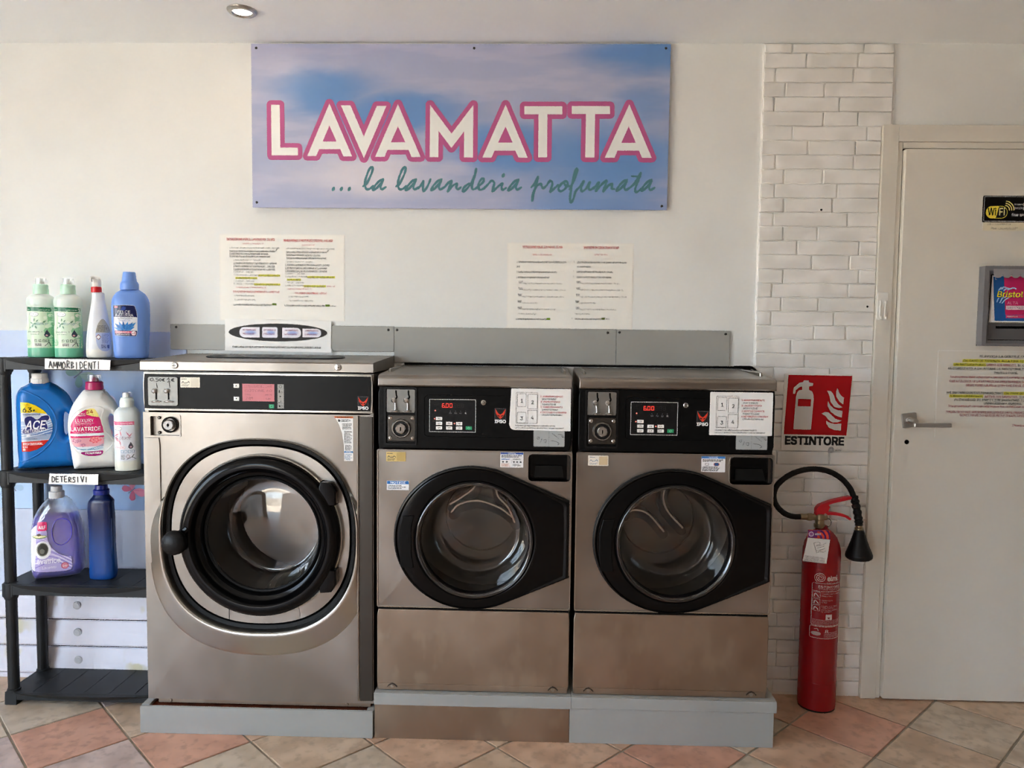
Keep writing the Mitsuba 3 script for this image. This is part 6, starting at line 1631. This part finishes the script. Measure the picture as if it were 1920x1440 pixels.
A.rect(1.0285, .6705, 1.062, .6975, '#7a2f7c', 3); A.oval(1.040, .684, .0095, .0095, '#e7d8ea', 4); A.oval(1.040, .684, .0065, .0065, '#a86aa8', 5); A.text('elmi', 1.053, .681, .0085, '#ffffff', .021, 'l', True, 5)
A.put('card_print', tg, flat(0, 0, ey - .0670))
A = Art()
for P in ([(1.049, .652), (1.056, .628), (1.061, .615)], [(1.049, .652), (1.066, .656), (1.072, .648), (1.056, .643)], [(1.058, .640), (1.079, .645), (1.093, .652)], [(1.059, .632), (1.075, .636), (1.088, .641)], [(1.060, .624), (1.078, .627), (1.090, .633)], [(1.062, .616), (1.072, .620), (1.084, .618), (1.092, .622)]):
    A.stroke(P, .0012, '#56544f', 1)
r = np.random.default_rng(17)
for i in range(6):
    A.poly([(1.0165 - i * .0007, .6045 - i * .0042), (1.097 - r.uniform(0, .012) - i * .0005, .5975 - i * .0042), (1.097 - i * .0005 - .004, .5962 - i * .0042), (1.0165 - i * .0007, .6030 - i * .0042)], '#8d8b88', 1)
A.put('tag_print', pp, flat(0, 0, ey - .0722))

# ================================================================== THE DOOR
DX0, DX1 = 1.3835, 2.250
struct('trim_1', cat(bx(1.302, 1.3600, -.024, -.0005, .0005, 2.2085, .001), bx(1.3605, 1.3795, -.014, -.0005, .0005, 2.146)), 'door_paint', 'beige door casing, upright strip at the door')
struct('trim_2', cat(bx(1.3605, 2.33, -.024, -.0005, 2.1470, 2.2080, .001), bx(1.3820, 2.26, -.014, -.0005, 2.1235, 2.1460)), 'door_paint', 'beige door casing, strip over the door')
dk = struct('door_1', bx(DX0, DX1, -.034, -.0045, .006, 2.1170, .0015), 'door_paint', 'flat beige door at the right edge')
obj('shadow_gap', cat(bx(1.3797, DX1 + .003, -.004, -.0004, .006, 2.123)), 'dark_gap', dk)
hc = (1.4375, 1.1005)
hd = obj('door_handle', bplate(affinity.rotate(rr(hc[0] - .0275, hc[0] + .0275, hc[1] - .0275, hc[1] + .0275, .002), 9.5), -.0342, .009, .002, 48), 'silver', dk, label='square steel rose with a lever')
obj('lever', cat(lathe([(.0150, 0), (.0150, .004), (.0105, .006), (.0100, .045)], 'y', (hc[0], -.043, hc[1]), 24, True), bx(hc[0] - .010, 1.5655, -.0995, -.0865, 1.0800, 1.0965, .003)), 'silver', hd, smooth=30)
obj('keyhole', cat(disc(.0085, (1.4325, -.0342, 1.0165), .0015, b=.0006)), 'dark_gap', dk)
t = thing('adhesive_hook', 'white adhesive double hook stuck on the door casing', 'hook')
obj('base', bplate(rr(1.2945 + .009, 1.3435, 1.4800, 1.5855, .007), -.0242, .003, .001, 48), 'white_plastic', t)
for x in (1.3135, 1.3325):
    obj('hook', tube([(x, -.0275, 1.5530), (x + .002, -.031, 1.545), (x - .001, -.033, 1.530), (x - .002, -.034, 1.505), (x - .003, -.038, 1.488), (x - .003, -.046, 1.486), (x - .003, -.050, 1.493)], .0032, 9, 5), 'white_plastic', t)

DY = -.0345
t = thing('wifi_sign', 'black and yellow WiFi plate on the door', 'sign')
obj('plate', plate(rr(1.6745, 1.935, 1.8480, 1.9460, .004), DY, .002), 'black_gloss', t, smooth=False)
U = Units(1.6755, 1214, 1.9455, 405, 1 / (6 * 487))
A = Art()
A.frame(1.6775, 1.8508, 1.9320, 1.9432, .0014, '#d9d9d9', 1, .004)
x0, z0 = U(1243, 650); x1, z1 = U(1475, 515)
r = (z1 - z0) / 2
pill = rr(x0, x1, z0, z1, r * .98, 10)
A.poly(pill, '#e6d24a', 1)
cut = Polygon(catmull([U(1345, 650), U(1362, 600), U(1372, 545), U(1385, 510), U(1520, 500), U(1520, 660), U(1345, 660)], 1))
A.poly(pill.buffer(-.0020).intersection(cut.buffer(-.001)), '#0b0b0b', 2)
A.text('Wi', *U(1262, 615), .0265, '#111111', .031, 'l', True, 3); A.text('Fi', *U(1385, 615), .0265, '#e9e2a4', .021, 'l', True, 3)
c = np.array(U(1445, 560))
for q in (1, 2, 3):
    a = np.linspace(0.05, 1.45, 10)
    A.stroke(c + np.stack([np.cos(a), np.sin(a)], 1) * (.009 + .0082 * q), .0036, '#e6d88a', 2, 1)
A.text('Accesso', *U(1543, 505), .0070, '#dddddd', .032, 'l', False, 2); A.text('GRATUITO', *U(1543, 548), .0070, '#dddddd', .032, 'l', False, 2)
A.rect(*U(1642, 515), *U(1760, 482), '#efefef', 2); A.rect(*U(1642, 556), *U(1700, 526), '#d4d4d4', 2); A.text('free wireless internet', *U(1520, 625), .0115, '#f0f0f0', .132, 'l', False, 2)
A.put('print', t, flat(0, 0, DY - .0021))
t = thing('paper_note', 'small cream handwritten note under the WiFi plate', 'note')
obj('paper', plate(Polygon([(1.6775, 1.8175), (1.860, 1.8165), (1.860, 1.8475), (1.6765, 1.8475)]), DY, .0005), 'paper', t, smooth=False)
A = Art(); A.rect(1.6776, 1.8172, 1.860, 1.8474, '#e0d7bd', 0)
A.text('WIFI : LAVAMATTA', 1.692, 1.8385, .0058, '#6f685a', .088, 'l', False, 1, .15); A.text('Psw: Lavamatta18*', 1.707, 1.8215, .0085, '#6f685a', .097, 'l', False, 1, .3)
A.put('handwriting', t, flat(0, 0, DY - .0007))

# letter box with a pad in it
t = thing('letter_box', 'grey metal letter box with a scalloped edge on the door', 'letter box')
bx0, bx1, bz0, bz1 = 1.6735, 2.04, 1.3860, 1.6830
mat('box_grey', '#77777a', .4, .4); mat('box_trim', '#98969a', .35, .4); mat('box_dark', '#5b5b5d', .45, .4)
outer, inner = sbox(bx0, bz0, bx1, bz1), sbox(bx0 + .032, bz0 + .022, bx1 - .032, bz1 - .030)
obj('frame', cat(loft([ring3(outline(outer, 80), DY), ring3(outline(outer, 80), DY - .036)], False, False), plate(outer.difference(sbox(bx0 + .016, bz0 + .010, bx1 - .016, bz1 - .018)), DY - .034, .003), loft([ring3(np.array(sbox(bx0 + .016, bz0 + .010, bx1 - .016, bz1 - .018).exterior.coords)[:-1][::-1], DY - .036), ring3(np.array(inner.exterior.coords)[:-1][::-1], DY - .018)], False, False)), 'box_grey', t, smooth=False)
obj('back', bx(bx0 + .001, bx1 - .001, DY - .004, DY - .0005, bz0 + .001, bz1 - .001), 'dark_gap', t)
fp = obj('flap', plate(sbox(bx0 + .034, bz0 + .024, bx1 - .034, bz0 + .085), DY - .012, .004), 'box_dark', t, smooth=False)
obj('slot', bx(bx0 + .062, bx1 - .10, DY - .0172, DY - .0160, bz0 + .066, bz0 + .075), 'dark_gap', fp)
obj('ledge', bx(bx0 + .033, bx1 - .033, DY - .028, DY - .012, bz0 + .0855, bz0 + .0885), 'silver', t)
sc = [Point(bx0 + .0475 + .0323 * i, bz1 - .0285).buffer(.0160, quad_segs=8) for i in range(9)]
obj('scallop', plate(unary_union(sc + [sbox(bx0 + .031, bz1 - .030, bx1 - .031, bz1 - .012)]), DY - .0375, .0030), 'box_trim', t)
t = thing('notepad', 'blue and magenta squared notepad lettered Bristol leaning in the letter box', 'notepad')
npd = trimesh.Trimesh([(x, y, z) for x, y, z in ((1.7105, DY - .026, 1.4755), (1.7105, DY - .012, 1.4755), (1.7145, DY - .012, 1.650), (1.7145, DY - .0145, 1.650), (1.975, DY - .026, 1.4755), (1.975, DY - .012, 1.4755), (1.975, DY - .012, 1.650), (1.975, DY - .0145, 1.650))], process=False).convex_hull
obj('pages', npd, 'paper', t, smooth=False)
yy = lambda z: DY - .0265 + (z - 1.4755) * (.0115 / .1745)
A = Art()
A.poly([(1.7235, 1.4800), (1.7170, 1.644), (1.7560, 1.648), (1.7630, 1.4800)], '#235a9e', 1)
A.poly([(1.7235, 1.4800), (1.7185, 1.600), (1.7170, 1.644), (1.975, 1.647), (1.975, 1.480)], '#235a9e', 1)
A.poly([(1.7560, 1.647), (1.762, 1.503), (1.975, 1.503), (1.975, 1.647)], '#c42a63', 2)
for P in ([(1.7375, 1.594), (1.7450, 1.604), (1.7520, 1.600)], [(1.7450, 1.598), (1.7550, 1.606), (1.7660, 1.604)], [(1.756, 1.594), (1.769, 1.602), (1.778, 1.600)], [(1.7310, 1.551), (1.7370, 1.566), (1.746, 1.570)], [(1.7420, 1.548), (1.7520, 1.566), (1.766, 1.570)], [(1.7500, 1.547), (1.762, 1.560), (1.778, 1.570)], [(1.77, 1.596), (1.79, 1.604), (1.80, 1.60)]):
    A.stroke(P, .0042, '#a9cdf0', 3)
A.text('Bristol', 1.7320, 1.5680, .0205, '#1c2a4a', .095, 'l', True, 4, .15); A.text('Bristol', 1.7305, 1.5695, .0205, '#f2e23a', .095, 'l', True, 5, .15)
A.text('ALTA', 1.7680, 1.542, .0105, '#f0a8c4', .040, 'l', False, 4, .1); A.rrect(1.7635, 1.522, 1.975, 1.537, .002, '#f3d6e0', 4); A.text('100 FOGLI', 1.7700, 1.5255, .0085, '#7a7a80', .055, 'l', False, 5)
A.rect(1.7640, 1.491, 1.975, 1.502, '#d23a70', 4); A.text('FORMATO A5', 1.7680, 1.4945, .0048, '#ffffff', .040, 'l', True, 5); A.text('L', 1.7235, 1.634, .010, '#e8e8ee', None, 'l', True, 3)
for i in range(14):
    A.rect(1.7112 + i * .0002, 1.483 + i * .0115, 1.7220 - i * .0004, 1.4836 + i * .0115, '#b9b7c9', 0.5)
A.put('cover', t, lambda u, v, o: np.stack([u, yy(v) - o, v], 1))

t = thing('notice_sheet', 'clear-laminated bilingual notice with black, red and highlighted lines taped on the door', 'sheet')
obj('sheet', plate(Polygon([(1.5370, 1.0360), (2.10, 1.0350), (2.10, 1.3670), (1.5360, 1.3670)]), DY, .0010), 'door_paint', t, smooth=False)
obj('film_edge', cat(bx(1.5345, 1.5370, DY - .0014, DY - .0002, 1.0360, 1.3680), bx(1.5350, 2.10, DY - .0014, DY - .0002, 1.3655, 1.3680)), 'white_plastic', t, smooth=False)
A = Art()
k = 1 / 3339
BK, R2, Y2 = '#16150f', '#8c2430', '#d8d04a'
for s, X0, X1, Y, c, hl in (('SI AVVISA LA GENTILE CLIENTELA', 1320, 2080, 198, BK, 0), ('(IN CASO DI ASSENZA ALLA FINE DI UN LAVAGGIO O DI', 1120, 2290, 258, BK, 1), ("UN'ASCIUGATURA),", 1008, 1405, 307, BK, 1), ('DOPO 3/4 MINUTI,', 1418, 1785, 307, R2, 0), ('IL CLIENTE E', 1800, 2100, 307, BK, 0), ('AUTORIZZATO A SVUOTARE LE MACCHINE PER EVITARE', 935, 2130, 355, BK, 0), ('INUTILI CODE.', 1510, 1810, 405, BK, 0),
                            ('La presenza delle telecamere garantirà il corretto uso delle macchine', 975, 2190, 460, R2, 0), ("CHI UTILIZZA LE LAVATRICI HA PRECEDENZA SULL'ASCIUGATURA", 962, 2260, 516, R2, 0), ('DEVE FARE LA FILA CON CHI DEVE SOLO ASCIUGARE', 1172, 2230, 565, R2, 0), ('WE INFORM OUR CUSTOMERS THAT', 932, 1640, 662, BK, 0), ('(IN CASE OF LEAVING AFTER', 1652, 2230, 665, BK, 1), ('A WASH OR DRYING),', 975, 1392, 706, BK, 1), ('AFTER 3/4 MINUTES,', 1408, 1828, 708, R2, 0), ('THE NEXT IS', 1840, 2120, 708, BK, 0),
                            ('AUTHORIZED TO EMPTY THE MACHINES TO AVOID', 1032, 2060, 750, BK, 0), ('UNNECESSARY QUEUES.', 1403, 1880, 793, BK, 0), ('The presence of cameras will ensure the correct use of the machines', 962, 2150, 830, R2, 0), ('THOSE WHO USE WASHING MACHINES HAVE PRIORITY OVER', 935, 2070, 906, R2, 0), ("DON'T HAVE TO QUEUE WITH THOSE WHO ONLY DRY", 1112, 2120, 946, R2, 0), ('Thanks', 1768, 1920, 1068, R2, 0)):
    x, z = 1.5355 + (X0 - 810) * k, 1.3680 - (Y - 120 + 3) * k
    w = (X1 - X0) * k
    if x + w > 2.06:
        n = int(len(s) * (2.06 - x) / w); w = w * n / len(s); s = s[:n].rstrip()
    h = .0072 if s[1:2].isupper() or s[0] == '(' else .0066
    if hl:
        A.rect(x - .002, z - .0026, x + w + .001, z + h + .0028, Y2, 1)
    A.text(s, x, z, h, c, w, 'l', True, 3)
    if not hl:
        A.rect(x, z - .0016, x + w, z - .0010, c, 2)
A.put('print', t, flat(0, 0, DY - .0012))
